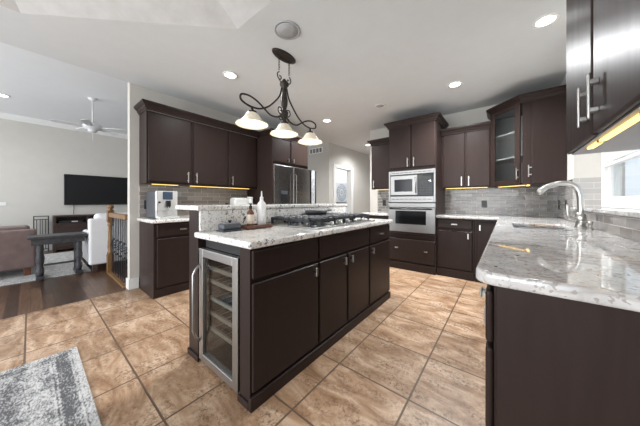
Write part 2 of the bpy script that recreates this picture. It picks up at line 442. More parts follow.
# walls
struct('wall_left', B(XL - 0.105, XL, 0.80, 3.75, 0, 3.0), WALL)
struct('wall_living', B(XT - 0.1, XT, -3.6, 7.6, 0, 3.0), WALL)
struct('wall_back', B(-2.30, 0.70, YB, YB + 0.12, 0, HC), WALL)
bm = bmesh.new()
box(bm, XR, XR + 0.14, 3.60, YB, 0, HC); box(bm, XR, 0.90, 1.85, 3.60, 0, 1.054); box(bm, XR, 0.90, 1.85, 3.60, 2.25, HC)
box(bm, XR, 0.90, -1.2, 1.85, 0, HC)
struct('wall_right', bm, WALL)
struct('wall_window_return', B(XR + 0.141, 0.90, 3.60, 3.66, 1.054, 2.25), WALL)
bm = bmesh.new(); box(bm, -5.6, -3.56, 4.81, 4.93, 0, HC); struct('wall_vent', bm, WALL)
bm = bmesh.new()
box(bm, -3.68, -3.56, 4.93, 5.08, 0, HC); box(bm, -3.68, -3.56, 5.90, 7.2, 0, HC); box(bm, -3.68, -3.56, 5.08, 5.90, 2.08, HC)
struct('wall_hall', bm, WALL)
struct('wall_hall_end', B(-3.68, 0.7, 7.2, 7.3, 0, HC), WALL)
struct('wall_side_room', B(-4.9, -4.8, 4.93, 9.0, 0, 3.0), WHITE)
# casings, baseboards, crown
bm = bmesh.new()
box(bm, -3.56, -3.535, 4.99, 5.10, 0, 2.14, 0.004); box(bm, -3.56, -3.535, 5.88, 6.0, 0, 2.14, 0.004); box(bm, -3.56, -3.535, 5.10, 5.88, 2.05, 2.14, 0.004)
box(bm, -3.69, -3.56, 5.08, 5.10, 0, 2.06); box(bm, -3.69, -3.56, 5.88, 5.90, 0, 2.06); box(bm, -3.69, -3.56, 5.08, 5.90, 2.05, 2.08)
struct('trim_1', bm, WHITE)
d2 = struct('door_2', bmesh_door := B(-3.12, -2.35, 7.16, 7.19, 0, 2.04, 0.003), WHITE)
bm = bmesh.new(); box(bm, -3.36, -3.13, 7.15, 7.2, 0, 2.13, 0.004); box(bm, -2.34, -2.2, 7.15, 7.2, 0, 2.13, 0.004); box(bm, -3.13, -2.34, 7.15, 7.2, 2.05, 2.13, 0.004)
struct('trim_2', bm, WHITE)
bm = bmesh.new(); box(bm, XL - 0.12, XL + 0.015, 0.785, 0.80, 0, 0.135, 0.004); box(bm, XL, XL + 0.015, 0.80, 0.895, 0, 0.135, 0.004); box(bm, XL - 0.12, XL - 0.105, 0.80, 3.75, 0, 0.135, 0.004)
struct('baseboard_left', bm, WHITE)
struct('baseboard_living', B(XT, XT + 0.018, -3.6, 7.6, 0, 0.13, 0.004), WHITE)
bm = bmesh.new(); sweep(bm, [(XT, 7.6), (XT, -3.6)][::-1], [(0, 2.89), (0.012, 2.89), (0.03, 2.92), (0.07, 2.97), (0.085, 3.0), (0, 3.0)])
struct('trim_3', bm, WHITE)
struct('baseboard_hall', B(-3.56, -3.545, 6.0, 7.2, 0, 0.13, 0.004), WHITE)
# backsplash tile fields
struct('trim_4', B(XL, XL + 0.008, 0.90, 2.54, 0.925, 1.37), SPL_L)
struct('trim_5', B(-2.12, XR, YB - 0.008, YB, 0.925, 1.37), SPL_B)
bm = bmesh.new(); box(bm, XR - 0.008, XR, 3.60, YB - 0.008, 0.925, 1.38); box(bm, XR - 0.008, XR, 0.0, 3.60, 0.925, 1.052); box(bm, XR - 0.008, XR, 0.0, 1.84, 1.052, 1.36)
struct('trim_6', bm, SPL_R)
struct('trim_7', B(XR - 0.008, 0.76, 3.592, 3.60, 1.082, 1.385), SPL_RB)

# ------------------------------------------------------------------ sink window
wx = 0.76
bm = bmesh.new()
y0, y1, z0, z1 = 1.90, 3.59, 1.083, 2.25
for (a, b2, c, d) in ((y0, y0 + 0.075, z0, z1), (y1 - 0.075, y1, z0, z1), (y0 + 0.075, y1 - 0.075, z0, z0 + 0.055), (y0 + 0.075, y1 - 0.075, z1 - 0.075, z1)):
    box(bm, wx - 0.012, wx + 0.1, a, b2, c, d, 0.004)
win = struct('window_1', bm, WHITE)
bm = bmesh.new()
for (a, b2, c, d) in ((y0 + 0.075, y0 + 0.115, z0 + 0.055, z1 - 0.075), (y1 - 0.115, y1 - 0.075, z0 + 0.055, z1 - 0.075), (y0 + 0.115, y1 - 0.115, z0 + 0.055, z0 + 0.1), (y0 + 0.115, y1 - 0.115, z1 - 0.12, z1 - 0.075), (2.70, 2.76, z0 + 0.1, z1 - 0.12)):
    box(bm, wx + 0.02, wx + 0.06, a, b2, c, d, 0.004)
obj('window_sash', bm, WHITE, win)
obj('window_pane', B(wx + 0.038, wx + 0.042, y0 + 0.115, y1 - 0.115, z0 + 0.1, z1 - 0.12), PANE, win)
bl = thing('window_blind', 'white slatted blind half lowered over the sink window', 'blind', (wx, 2.745, 1.47))
bm = bmesh.new(); z = 2.10
while z > 1.50:
    t = bmesh.new(); box(t, -0.024, 0.024, y0 + 0.09, y1 - 0.09, -0.0015, 0.0015)
    merge(bm, t, Matrix.Translation((wx - 0.01, 0, z)) @ Matrix.Rotation(math.radians(58), 4, 'Y')); z -= 0.04
obj('slats', bm, WHITE, bl)
obj('bottom_rail', B(wx - 0.03, wx + 0.012, y0 + 0.09, y1 - 0.09, 1.468, 1.492, 0.004), WHITE, bl)
obj('head_rail', B(wx - 0.03, wx + 0.015, y0 + 0.085, y1 - 0.085, 2.12, 2.17, 0.003), WHITE, bl)
tag(obj('window_ledge', B(0.535, wx - 0.013, 1.851, 3.591, 1.055, 1.082, 0.006), GRANV), 'long granite ledge under the sink window above the grey tile', 'ledge')

# ------------------------------------------------------------------ cabinet helpers
def pull(bm, fr, u, z, L, vertical=True, st=0.028, wdt=0):
    wdt = wdt or (0.016 if L > 0.1 else 0.02)
    """bar pull on a frame: u, z the centre"""
    h = L / 2; q = h * 0.62
    if vertical:
        box(bm, u - wdt / 2, u + wdt / 2, st - 0.008, st, z - h, z + h, 0.003, 2, fr)
        for s in (-q, q): box(bm, u - 0.009, u + 0.009, -0.001, st - 0.004, z + s - 0.009, z + s + 0.009, 0.003, 1, fr)
    else:
        box(bm, u - h, u + h, st - 0.008, st, z - wdt / 2, z + wdt / 2, 0.003, 2, fr)
        for s in (-q, q): box(bm, u + s - 0.007, u + s + 0.007, -0.001, st - 0.004, z - 0.007, z + 0.007, 0.002, 1, fr)
    return bm
def offset(fr, d):
    p = fr.o + fr.n * d
    f = Fr.__new__(Fr); f.o = p; f.u = fr.u; f.n = fr.n
    f.m = Matrix(((fr.u.x, fr.n.x, 0, p.x), (fr.u.y, fr.n.y, 0, p.y), (0, 0, 1, p.z), (0, 0, 0, 1))); return f
def front(name, fr, u0, u1, z0, z1, root, t=0.02, handle=None, hname='handle'):
    """door or drawer front: slab with eased raised edge; handle=(u, z, L, vertical)"""
    bm = bmesh.new(); box(bm, u0, u1, 0.0, t, z0, z1, 0.011, 3, fr)
    d = obj(name, bm, ESP, root)
    if handle:
        hs = handle if isinstance(handle, list) else [handle]
        for hh in hs: obj(hname, pull(bmesh.new(), offset(fr, t - 0.001), *hh), NICKEL, d)
    return d

# ------------------------------------------------------------------ left wall run
fl = Fr(-3.49, 0, 0, 90)      # faces +X, u = +Y
names = ['upper cabinet with one door, nearest the wall end above the coffee machine', 'upper cabinet with one door, the middle one on the left wall', 'upper cabinet with one door beside the refrigerator panel']
for (a, b2, hu), lb in zip(((0.90, 1.435, 1.375), (1.435, 1.985, 1.49), (1.985, 2.538, 2.05)), names):
    c = thing('upper_cabinet', 'dark ' + lb, 'cabinet', (-3.64, (a + b2) / 2, 1.37), 'upper cabinets on the left wall')
    obj('body', B(XL + 0.001, -3.492, a, b2 - 0.001, 1.37, 2.28, 0.002), ESP, c)
    front('door', fl, a + 0.018, b2 - 0.018, 1.395, 2.262, c, handle=(hu, 1.475, 0.15))
bm = bmesh.new(); sweep(bm, [(XL + 0.001, 0.90), (-3.47, 0.90), (-3.47, 2.60), (-3.15, 2.60), (-3.15, 3.55)], crown(2.281))
tag(obj('crown_molding', bm, ESP), 'dark stepped crown molding running along the left upper cabinets', 'molding')
for a, b2, tx in ((0.99, 1.30, 'near'), (1.46, 2.46, 'far')):
    tag(obj('under_cabinet_light', B(-3.62, -3.60, a, b2, 1.364, 1.369, 0.001), LEDM), 'glowing yellow light strip under the left upper cabinets, ' + ('above the coffee machine' if tx == 'near' else 'toward the refrigerator'), 'light')
# refrigerator surround
sr = thing('refrigerator_cabinet', 'tall dark surround with two short doors over the refrigerator', 'cabinet', (-3.4, 3.06, 0))
obj('side_panel', B(XL + 0.001, -3.075, 2.541, 2.575, 0, 2.28, 0.002), ESP, sr)
obj('side_panel', B(XL + 0.001, -3.17, 3.535, 3.56, 0, 2.28, 0.002), ESP, sr)
obj('body', B(XL + 0.001, -3.172, 2.576, 3.534, 1.83, 2.28, 0.002), ESP, sr)
ff = Fr(-3.17, 0, 0, 90)
front('door', ff, 2.59, 3.045, 1.845, 2.262, sr, handle=(2.99, 1.90, 0.07))
front('door', ff, 3.065, 3.53, 1.845, 2.262, sr, handle=(3.12, 1.90, 0.07))
fg = thing('refrigerator', 'dark stainless two-door refrigerator with a water dispenser', 'refrigerator', (-3.4, 3.06, 0))
obj('body', B(-3.77, -3.145, 2.582, 3.525, 0.02, 1.78, 0.006), DSTEEL, fg)
obj('grille', B(-3.2, -3.13, 2.59, 3.515, 0.0, 0.09, 0.004), BLACK, fg)
def fridge_pull(y): return tube(bmesh.new(), [(-3.08, y, 0.72), (-3.045, y, 0.75), (-3.045, y, 1.62), (-3.08, y, 1.65)], 0.008, 10, 0)
d = obj('door', B(-3.142, -3.08, 2.582, 3.055, 0.1, 1.785, 0.016, 4), DSTEEL, fg)
obj('dispenser', B(-3.082, -3.076, 2.73, 2.915, 1.08, 1.34, 0.006), BLACK, d)
obj('dispenser_panel', B(-3.077, -3.072, 2.75, 2.895, 1.27, 1.33, 0.003), GREYM, d)
obj('handle', fridge_pull(3.02), DSTEEL, d)
d = obj('door', B(-3.142, -3.08, 3.065, 3.525, 0.1, 1.785, 0.016, 4), DSTEEL, fg)
obj('handle', fridge_pull(3.10), DSTEEL, d)
np_ = thing('folding_panel', 'narrow tall grey panel with black edges standing right of the refrigerator', 'panel', (-3.12, 3.65, 0))
obj('panel', B(-3.16, -3.10, 3.585, 3.70, 0.0, 1.775, 0.003), GREYP, np_)
obj('edge', B(-3.165, -3.095, 3.70, 3.735, 0.0, 1.78, 0.003), BLACK, np_)
obj('edge', B(-3.165, -3.095, 3.563, 3.585, 0.0, 1.78, 0.003), BLACK, np_)
# left base run
bc = thing('base_cabinet', 'dark base cabinet under the coffee machine with one drawer and one door', 'cabinet', (-3.5, 1.2, 0))
obj('body', B(XL + 0.001, -3.222, 0.90, 1.50, 0.0, 0.884, 0.002), ESP, bc)
obj('base_molding', B(-3.222, -3.205, 0.895, 1.50, 0, 0.095, 0.004), ESP, bc)
fb = Fr(-3.222, 0, 0, 90)
front('drawer', fb, 0.93, 1.49, 0.715, 0.868, bc, handle=(1.21, 0.792, 0.08, False))
front('door', fb, 0.93, 1.49, 0.11, 0.695, bc, handle=(1.44, 0.63, 0.08))
bc = thing('base_cabinet', 'dark base cabinet beside the refrigerator, mostly behind the raised bar', 'cabinet', (-3.5, 2.0, 0))
obj('body', B(XL + 0.001, -3.222, 1.502, 2.538, 0.0, 0.884, 0.002), ESP, bc)
for a, b2, hu in ((1.515, 2.01, 1.96), (2.03, 2.525, 2.08)):
    front('drawer', fb, a, b2, 0.715, 0.868, bc, handle=((a + b2) / 2, 0.792, 0.08, False))
    front('door', fb, a, b2, 0.11, 0.695, bc, handle=(hu, 0.63, 0.08))
tag(obj('countertop', B(XL + 0.009, -3.17, 0.872, 2.538, 0.885, 0.925, 0.008, 3), GRAN), 'white granite counter along the left wall under the coffee machine', 'countertop')

# ------------------------------------------------------------------ back wall: oven column
FY = 3.94
fo = Fr(0, FY, 0, 0)
oc = thing('oven_cabinet', 'tall dark oven cabinet with two upper doors and a bottom drawer', 'cabinet', (-1.225, 4.27, 0))
bm = bmesh.new(); box(bm, -1.605, -1.585, FY, YB - 0.001, 0, 2.43); box(bm, -0.865, -0.845, FY, YB - 0.001, 0, 2.43)
box(bm, -1.585, -0.865, YB - 0.02, YB - 0.001, 0, 2.43)
for z0, z1 in ((0, 0.125), (0.525, 0.60), (1.118, 1.124), (1.66, 1.70), (2.41, 2.43)): box(bm, -1.585, -0.865, FY, YB - 0.02, z0, z1)
box(bm, -1.585, -0.865, FY + 0.02, FY + 0.03, 0.12, 0.53); box(bm, -1.585, -0.865, FY + 0.005, FY + 0.012, 1.69, 2.42)
obj('body', bm, ESP, oc)
obj('base_molding', B(-1.605, -0.845, FY - 0.028, FY, 0, 0.115, 0.005), ESP, oc)
front('door', fo, -1.595, -1.232, 1.705, 2.415, oc, handle=(-1.275, 1.79, 0.15))
front('door', fo, -1.218, -0.855, 1.705, 2.415, oc, handle=(-1.175, 1.79, 0.15))
front('drawer', fo, -1.59, -0.86, 0.135, 0.515, oc, handle=[(-1.46, 0.36, 0.05, False), (-0.99, 0.34, 0.05, False)])
bm = bmesh.new(); sweep(bm, [(-1.606, YB - 0.001), (-1.606, FY - 0.02), (-0.844, FY - 0.02), (-0.844, YB - 0.001)], crown(2.40))
obj('crown', bm, ESP, oc)
# oven
OY = FY - 0.002
ov = thing('built_in_oven', 'stainless built-in wall oven with a dark window below the microwave', 'oven', (-1.225, 4.2, 0.605))
obj('body', B(-1.58, -0.87, FY + 0.002, 4.5, 0.605, 1.115), BLACK, ov)
obj('control_panel', B(-1.6, -0.85, FY - 0.022, FY, 1.045, 1.112, 0.004), OVST, ov)
dd = obj('door', B(-1.6, -0.85, FY - 0.04, FY, 0.635, 1.036, 0.008, 3), OVST, ov)
obj('window', B(-1.475, -0.985, FY - 0.043, FY - 0.038, 0.765, 0.985, 0.004), BLKGL, dd)
bm = bmesh.new(); tube(bm, [(-1.56, FY - 0.085, 1.02), (-0.89, FY - 0.085, 1.02)], 0.012, 10); box(bm, -1.545, -1.525, FY - 0.085, FY - 0.035, 1.012, 1.028); box(bm, -0.925, -0.905, FY - 0.085, FY - 0.035, 1.012, 1.028)
obj('handle', bm, BLACK, dd)
obj('vent_strip', B(-1.59, -0.86, FY - 0.012, FY, 0.604, 0.632, 0.002), BLACK, ov)
# microwave
mw = thing('microwave', 'stainless built-in microwave with black control panel above the oven', 'microwave', (-1.225, 4.2, 1.125))
obj('body', B(-1.58, -0.87, FY + 0.002, 4.4, 1.127, 1.655), BLACK, mw)
bm = bmesh.new()
box(bm, -1.6, -1.572, FY - 0.022, FY, 1.126, 1.655, 0.003); box(bm, -0.878, -0.85, FY - 0.022, FY, 1.126, 1.655, 0.003)
box(bm, -1.572, -0.878, FY - 0.022, FY, 1.126, 1.225, 0.003); box(bm, -1.572, -0.878, FY - 0.022, FY, 1.592, 1.655, 0.003)
tr = obj('trim_frame', bm, OVST, mw)
for zz in (1.622, 1.178):
    bm = bmesh.new()
    for k in range(9):
        x = -1.545 + k * 0.072; box(bm, x, x + 0.058, FY - 0.0235, FY - 0.02, zz - 0.004, zz + 0.004)
    obj('vent_slots', bm, BLACK, tr)
md = obj('door', B(-1.565, -1.115, FY - 0.034, FY, 1.245, 1.575, 0.006, 3), OVST, mw)
obj('window', B(-1.495, -1.195, FY - 0.037, FY - 0.032, 1.305, 1.51, 0.004), BLKGL, md)
bm = bmesh.new(); tube(bm, [(-1.14, FY - 0.06, 1.28), (-1.14, FY - 0.06, 1.54)], 0.008, 8); box(bm, -1.146, -1.134, FY - 0.06, FY - 0.03, 1.29, 1.30); box(bm, -1.146, -1.134, FY - 0.06, FY - 0.03, 1.52, 1.53)
obj('handle', bm, OVST, md)
cp = obj('control_panel', B(-1.108, -0.885, FY - 0.032, FY, 1.235, 1.585, 0.004), BLKGL, mw)
bm = bmesh.new()
for r in range(4):
    for c in range(4): box(bm, -1.085 + c * 0.046, -1.055 + c * 0.046, FY - 0.0345, FY - 0.031, 1.27 + r * 0.042, 1.295 + r * 0.042, 0.001, 1)
obj('buttons', bm, BLACK, cp)
obj('display', B(-1.08, -0.915, FY - 0.0345, FY - 0.031, 1.49, 1.545, 0.001, 1), BLACK, cp)
obj('dial', lathe(bmesh.new(), [(0.022, 0), (0.02, -0.016), (0, -0.016)], -0.93, FY - 0.0335, 16, 'Y', base=(0, 0, 1.455)), OVST, cp)

# ------------------------------------------------------------------ back wall: uppers and base
fu = Fr(0, 4.29, 0, 0)
uc = thing('upper_cabinet', 'dark two-door upper cabinet between the oven column and the glass corner cabinet', 'cabinet', (-0.51, 4.44, 1.36))
obj('body', B(-0.843, -0.172, 4.291, YB - 0.001, 1.36, 2.24, 0.002), ESP, uc)
front('door', fu, -0.815, -0.508, 1.372, 2.225, uc, handle=(-0.548, 1.46, 0.15))
front('door', fu, -0.492, -0.185, 1.372, 2.225, uc, handle=(-0.452, 1.46, 0.15))
bm = bmesh.new(); sweep(bm, [(-0.843, 4.27), (-0.172, 4.27)], crown(2.225)); obj('crown', bm, ESP, uc)
uc = thing('upper_cabinet', 'narrow dark upper cabinet left of the oven column', 'cabinet', (-1.86, 4.44, 1.38))
obj('body', B(-2.11, -1.607, 4.291, YB - 0.001, 1.38, 2.26, 0.002), ESP, uc)
front('door', fu, -2.095, -1.63, 1.392, 2.25, uc, handle=(-2.05, 1.48, 0.15))
bm = bmesh.new(); sweep(bm, [(-2.11, YB - 0.001), (-2.11, 4.27), (-1.607, 4.27)], crown(2.255)); obj('crown', bm, ESP, uc)
for a, b2, z, lb in ((-2.06, -1.66, 1.379, 'left of the oven column'), (-0.79, -0.22, 1.359, 'right of the oven column')):
    tag(obj('under_cabinet_light', B(a, b2, 4.36, 4.38, z - 0.006, z, 0.001), LEDM), 'glowing yellow light strip under the back upper cabinet ' + lb, 'light')
# corner cabinet with a glass door
gc = thing('corner_cabinet', 'dark diagonal corner upper cabinet with a glass door and shelves', 'cabinet', (0.2, 4.3, 1.355))
PA = [(-0.17, YB - 0.001), (-0.17, 4.262), (0.165, 3.945), (XR - 0.001, 3.945), (XR - 0.001, YB - 0.001)]
bm = bmesh.new(); prism(bm, PA, 1.355, 1.38); prism(bm, PA, 2.42, 2.44)
box(bm, -0.17, -0.15, 4.262, YB - 0.001, 1.38, 2.42); box(bm, 0.165, XR - 0.001, 3.945, 3.965, 1.38, 2.42)
obj('body', bm, ESP, gc)
bm = bmesh.new(); box(bm, -0.15, XR - 0.001, YB - 0.015, YB - 0.001, 1.38, 2.42); box(bm, XR - 0.015, XR - 0.001, 3.965, YB - 0.015, 1.38, 2.42)
obj('back_panel', bm, INTER, gc)
for z in (1.73, 2.07): obj('shelf', prism(bmesh.new(), [(-0.149, YB - 0.016), (-0.149, 4.30), (0.18, 3.985), (XR - 0.016, 3.985), (XR - 0.016, YB - 0.016)], z, z + 0.018), WPLAS, gc)
fd = Fr(-0.17, 4.262, 0, -45)
# the diagonal opening is 0.465 wide
bm = bmesh.new(); Wd = 0.46
for a, b2, c, d in ((0.004, 0.075, 1.365, 2.43), (Wd - 0.075, Wd - 0.006, 1.365, 2.43), (0.075, Wd - 0.075, 1.365, 1.43), (0.075, Wd - 0.075, 2.365, 2.43)): box(bm, a, b2, 0, 0.022, c, d, 0.004, 2, fd)
gd = obj('door', bm, ESP, gc)
bm = bmesh.new(); box(bm, 0.074, Wd - 0.074, 0.009, 0.013, 1.429, 2.366, 0, 1, fd); obj('pane', bm, CABGL, gd)
obj('handle', pull(bmesh.new(), offset(fd, 0.021), Wd - 0.03, 1.50, 0.15), NICKEL, gd)
fp = Fr(0, 3.945, 0, 0)
sd = front('side_door', fp, 0.25, XR - 0.004, 1.36, 2.40, gc)
bm = bmesh.new(); tube(bm, [(0.222, 3.925, 1.45), (0.222, 3.925, 1.60)], 0.006, 8)
for z in (1.48, 1.57): box(bm, 0.222, 0.252, 3.919, 3.931, z - 0.006, z + 0.006, 0.002)
obj('handle', bm, NICKEL, sd)
bm = bmesh.new(); sweep(bm, [(-0.17, YB - 0.001), (-0.17, 4.25), (0.15, 3.93), (XR - 0.001, 3.93)], crown(2.395)); obj('crown', bm, ESP, gc)
bm = bmesh.new(); box(bm, 0.03, 0.42, -0.10, -0.08, 1.348, 1.354, 0.002, 2, fd)
tag(obj('under_cabinet_light', bm, LEDM), 'glowing yellow light strip under the glass-door corner cabinet', 'light')
tag(obj('under_cabinet_light', B(0.21, 0.24, 3.985, 4.2, 1.348, 1.354, 0.002), LEDM), 'short glowing yellow strip under the right edge of the corner cabinet', 'light')
# base cabinets right of the oven
fbk = Fr(0, 3.97, 0, 0)
bc = thing('base_cabinet', 'dark base cabinet with one drawer and one door right of the oven', 'cabinet', (-0.6, 4.28, 0))
obj('body', B(-0.843, -0.352, 3.971, YB - 0.001, 0, 0.884, 0.002), ESP, bc)
obj('base_molding', B(-0.843, -0.352, 3.945, 3.971, 0, 0.115, 0.005), ESP, bc)
front('drawer', fbk, -0.828, -0.375, 0.735, 0.868, bc, handle=(-0.6, 0.80, 0.08, False))
front('door', fbk, -0.828, -0.375, 0.13, 0.70, bc, handle=(-0.425, 0.635, 0.08))
bc = thing('base_cabinet', 'dark corner base cabinet with one narrow tall door', 'cabinet', (-0.2, 4.28, 0))
obj('body', B(-0.350, XR - 0.001, 3.971, YB - 0.001, 0, 0.884, 0.002), ESP, bc)
obj('base_molding', B(-0.350, -0.055, 3.945, 3.971, 0, 0.115, 0.005), ESP, bc)
front('door', fbk, -0.325, -0.07, 0.13, 0.85, bc, handle=(-0.285, 0.77, 0.08))
bc = thing('base_cabinet', 'dark base cabinet left of the oven, mostly behind the island', 'cabinet', (-1.86, 4.28, 0))
obj('body', B(-2.11, -1.607, 3.971, YB - 0.001, 0, 0.884, 0.002), ESP, bc)
front('drawer', fbk, -2.09, -1.63, 0.735, 0.868, bc, handle=(-1.86, 0.80, 0.08, False))
front('door', fbk, -2.09, -1.63, 0.13, 0.70, bc, handle=(-1.68, 0.635, 0.08))
tag(obj('countertop', B(-2.14, -1.607, 3.925, YB - 0.009, 0.885, 0.925, 0.008, 3), GRAN), 'short white granite counter left of the oven column', 'countertop')

# ------------------------------------------------------------------ right base run and peninsula end
bc = thing('base_cabinet', 'dark base cabinet at the near end of the right counter with a plain end panel', 'cabinet', (0.25, 1.3, 0))
obj('end_panel', B(-0.022, XR - 0.001, 0.882, 0.902, 0, 0.884, 0.002), ESP, bc)
obj('body', B(-0.030, XR - 0.001, 0.904, 1.80, 0.0, 0.884, 0.002), ESP, bc)
fr_ = Fr(-0.031, 0, 0, -90)     # faces -X, u = -Y
front('drawer', fr_, -1.345, -0.892, 0.70, 0.862, bc, handle=(-1.1, 0.79, 0.08, False))
front('door', fr_, -1.345, -0.892, 0.11, 0.685, bc, handle=(-1.30, 0.62, 0.08))
front('drawer', fr_, -1.795, -1.355, 0.70, 0.862, bc, handle=(-1.575, 0.79, 0.08, False))
front('door', fr_, -1.795, -1.355, 0.11, 0.685, bc, handle=(-1.40, 0.62, 0.08))
bc = thing('sink_cabinet', 'dark base cabinet under the sink on the right side', 'cabinet', (0.25, 2.7, 0))
bm = bmesh.new(); box(bm, -0.030, -0.012, 1.802, 3.969, 0, 0.884); box(bm, -0.012, XR - 0.001, 1.802, 1.82, 0, 0.884); box(bm, -0.012, XR - 0.001, 3.95, 3.969, 0, 0.884); box(bm, -0.012, XR - 0.001, 1.82, 3.95, 0, 0.1)
obj('body', bm, ESP, bc)
front('door', fr_, -2.60, -1.815, 0.11, 0.862, bc, handle=(-2.55, 0.75, 0.08))
front('door', fr_, -3.40, -2.62, 0.11, 0.862, bc, handle=(-2.67, 0.75, 0.08))
# L-shaped counter with a sink cut-out
def slab_L():
    xs = [-0.845, -0.078, 0.05, 0.42, XR - 0.009]; ys = [0.868, 2.46, 3.10, 3.925, YB - 0.009]
    t = bmesh.new(); V = {}
    def v(i, j):
        if (i, j) not in V: V[(i, j)] = t.verts.new((xs[i], ys[j], 0.885))
        return V[(i, j)]
    for i in range(4):
        for j in range(4):
            if i == 0 and j < 3: continue
            if i == 2 and j == 1: continue
            t.faces.new((v(i, j), v(i + 1, j), v(i + 1, j + 1), v(i, j + 1)))
    r = bmesh.ops.extrude_face_region(t, geom=t.faces[:])
    for e in r['geom']:
        if isinstance(e, bmesh.types.BMVert): e.co.z = 0.925
    bmesh.ops.recalc_face_normals(t, faces=t.faces[:])
    def vert_at(e, x, y): return all(abs(w_.co.x - x) < 1e-4 and abs(w_.co.y - y) < 1e-4 for w_ in e.verts)
    ed = [e for e in t.edges if vert_at(e, -0.078, 0.868)]
    bmesh.ops.bevel(t, geom=ed, offset=0.055, segments=12, profile=0.5, affect='EDGES')
    t.normal_update()
    ed = [e for e in t.edges if len(e.link_faces) == 2 and sorted(abs(f.normal.z) > 0.5 for f in e.link_faces) == [False, True]]
    bmesh.ops.bevel(t, geom=ed, offset=0.009, segments=3, profile=0.5, affect='EDGES')
    return t
tag(obj('countertop', slab_L(), GRANV), 'large L-shaped white granite counter with veins and an undermount sink on the right', 'countertop')
for me_ in [o.data for o in D.objects if o.name.startswith('countertop')]:
    me_.polygons.foreach_set('use_smooth', [abs(p.normal.z) < 0.97 for p in me_.polygons]); me_.update()
sk = thing('sink', 'stainless undermount sink in the right counter below the faucet', 'sink', (0.235, 2.78, 0.70))
bm = bmesh.new(); x0, x1, y0, y1 = 0.055, 0.415, 2.465, 3.095
box(bm, x0 - 0.012, x0, y0 - 0.012, y1 + 0.012, 0.70, 0.884); box(bm, x1, x1 + 0.012, y0 - 0.012, y1 + 0.012, 0.70, 0.884)
box(bm, x0, x1, y0 - 0.012, y0, 0.70, 0.884); box(bm, x0, x1, y1, y1 + 0.012, 0.70, 0.884); box(bm, x0, x1, y0, y1, 0.69, 0.705)
obj('basin', bm, SINKM, sk)
obj('drain', lathe(bmesh.new(), [(0.04, 0.7051), (0.045, 0.709), (0.02, 0.707), (0, 0.706)], 0.235, 2.78, 20), STEEL, sk)
# faucet
fc = thing('faucet', 'brushed nickel gooseneck pull-down faucet behind the sink', 'faucet', (0.482, 2.80, 0.925))
obj('base', lathe(bmesh.new(), [(0.036, 0.9255), (0.036, 0.935), (0.030, 0.945), (0.029, 0.98), (0.036, 1.0), (0.030, 1.03), (0.021, 1.05), (0, 1.05)], 0.474, 2.80, 24), NICKEL, fc)
sp = [(0.474, 2.80, 1.00), (0.474, 2.80, 1.10), (0.470, 2.80, 1.19), (0.452, 2.80, 1.25), (0.415, 2.80, 1.285), (0.36, 2.80, 1.293), (0.31, 2.80, 1.282), (0.262, 2.80, 1.258)]
obj('spout', tube(bmesh.new(), sp, 0.021, 14, 6), NICKEL, fc)
obj('spray_head', tube(bmesh.new(), [(0.270, 2.80, 1.263), (0.238, 2.80, 1.235), (0.222, 2.80, 1.205)], [0.022, 0.026], 14), NICKEL, fc)
bm = bmesh.new(); tube(bm, [(0.470, 2.80, 1.005), (0.44, 2.79, 0.995), (0.41, 2.78, 1.005), (0.398, 2.775, 1.035), (0.394, 2.775, 1.115)], [0.019, 0.011], 10, 5, 0.9); obj('lever', bm, NICKEL, fc)
dp = thing('soap_dispenser', 'small brushed nickel soap pump beside the faucet', 'soap dispenser', (0.508, 2.70, 0.925))
obj('body', lathe(bmesh.new(), [(0.019, 0.925), (0.019, 0.932), (0.012, 0.936), (0.011, 0.965), (0.014, 0.968), (0.014, 0.985), (0, 0.985)], 0.508, 2.70, 16), NICKEL, dp)
obj('nozzle', tube(bmesh.new(), [(0.51, 2.70, 0.977), (0.455, 2.695, 0.98), (0.448, 2.694, 0.968)], 0.006, 8), NICKEL, dp)
# ------------------------------------------------------------------ near upper cabinet on the right wall
nc = thing('upper_cabinet', 'large dark upper cabinet on the near right, above the counter end', 'cabinet', (0.4, 0.8, 1.365))
bm = bmesh.new(); box(bm, 0.256, XR - 0.001, -0.10, 1.70, 1.38, 2.60, 0.002)
obj('body', bm, ESP, nc)
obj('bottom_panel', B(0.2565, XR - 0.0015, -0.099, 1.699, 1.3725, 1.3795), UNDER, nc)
fn = Fr(0.256, 0, 0, -90)
front('door', fn, -1.69, -1.245, 1.375, 2.56, nc, handle=(-1.30, 1.495, 0.15, True, 0.026))
front('door', fn, -1.228, -0.72, 1.375, 2.56, nc, handle=(-1.165, 1.49, 0.15, True, 0.026))
front('door', fn, -0.70, -0.02, 1.375, 2.56, nc)
bm = bmesh.new(); sweep(bm, [(0.235, -0.10), (0.235, 1.70), (XR - 0.001, 1.70)][::-1], crown(2.565)); obj('crown', bm, ESP, nc)
led = thing('under_cabinet_light', 'long glowing yellow strip under the near right upper cabinet', 'light', (0.29, 1.0, 1.38))
obj('strip', B(0.272, 0.290, 0.30, 1.50, 1.364, 1.372, 0.002), LEDM, led)
for y in (0.62, 0.98, 1.34): obj('clip', B(0.269, 0.293, y - 0.006, y + 0.006, 1.362, 1.372, 0.001, 1), BLACK, led)

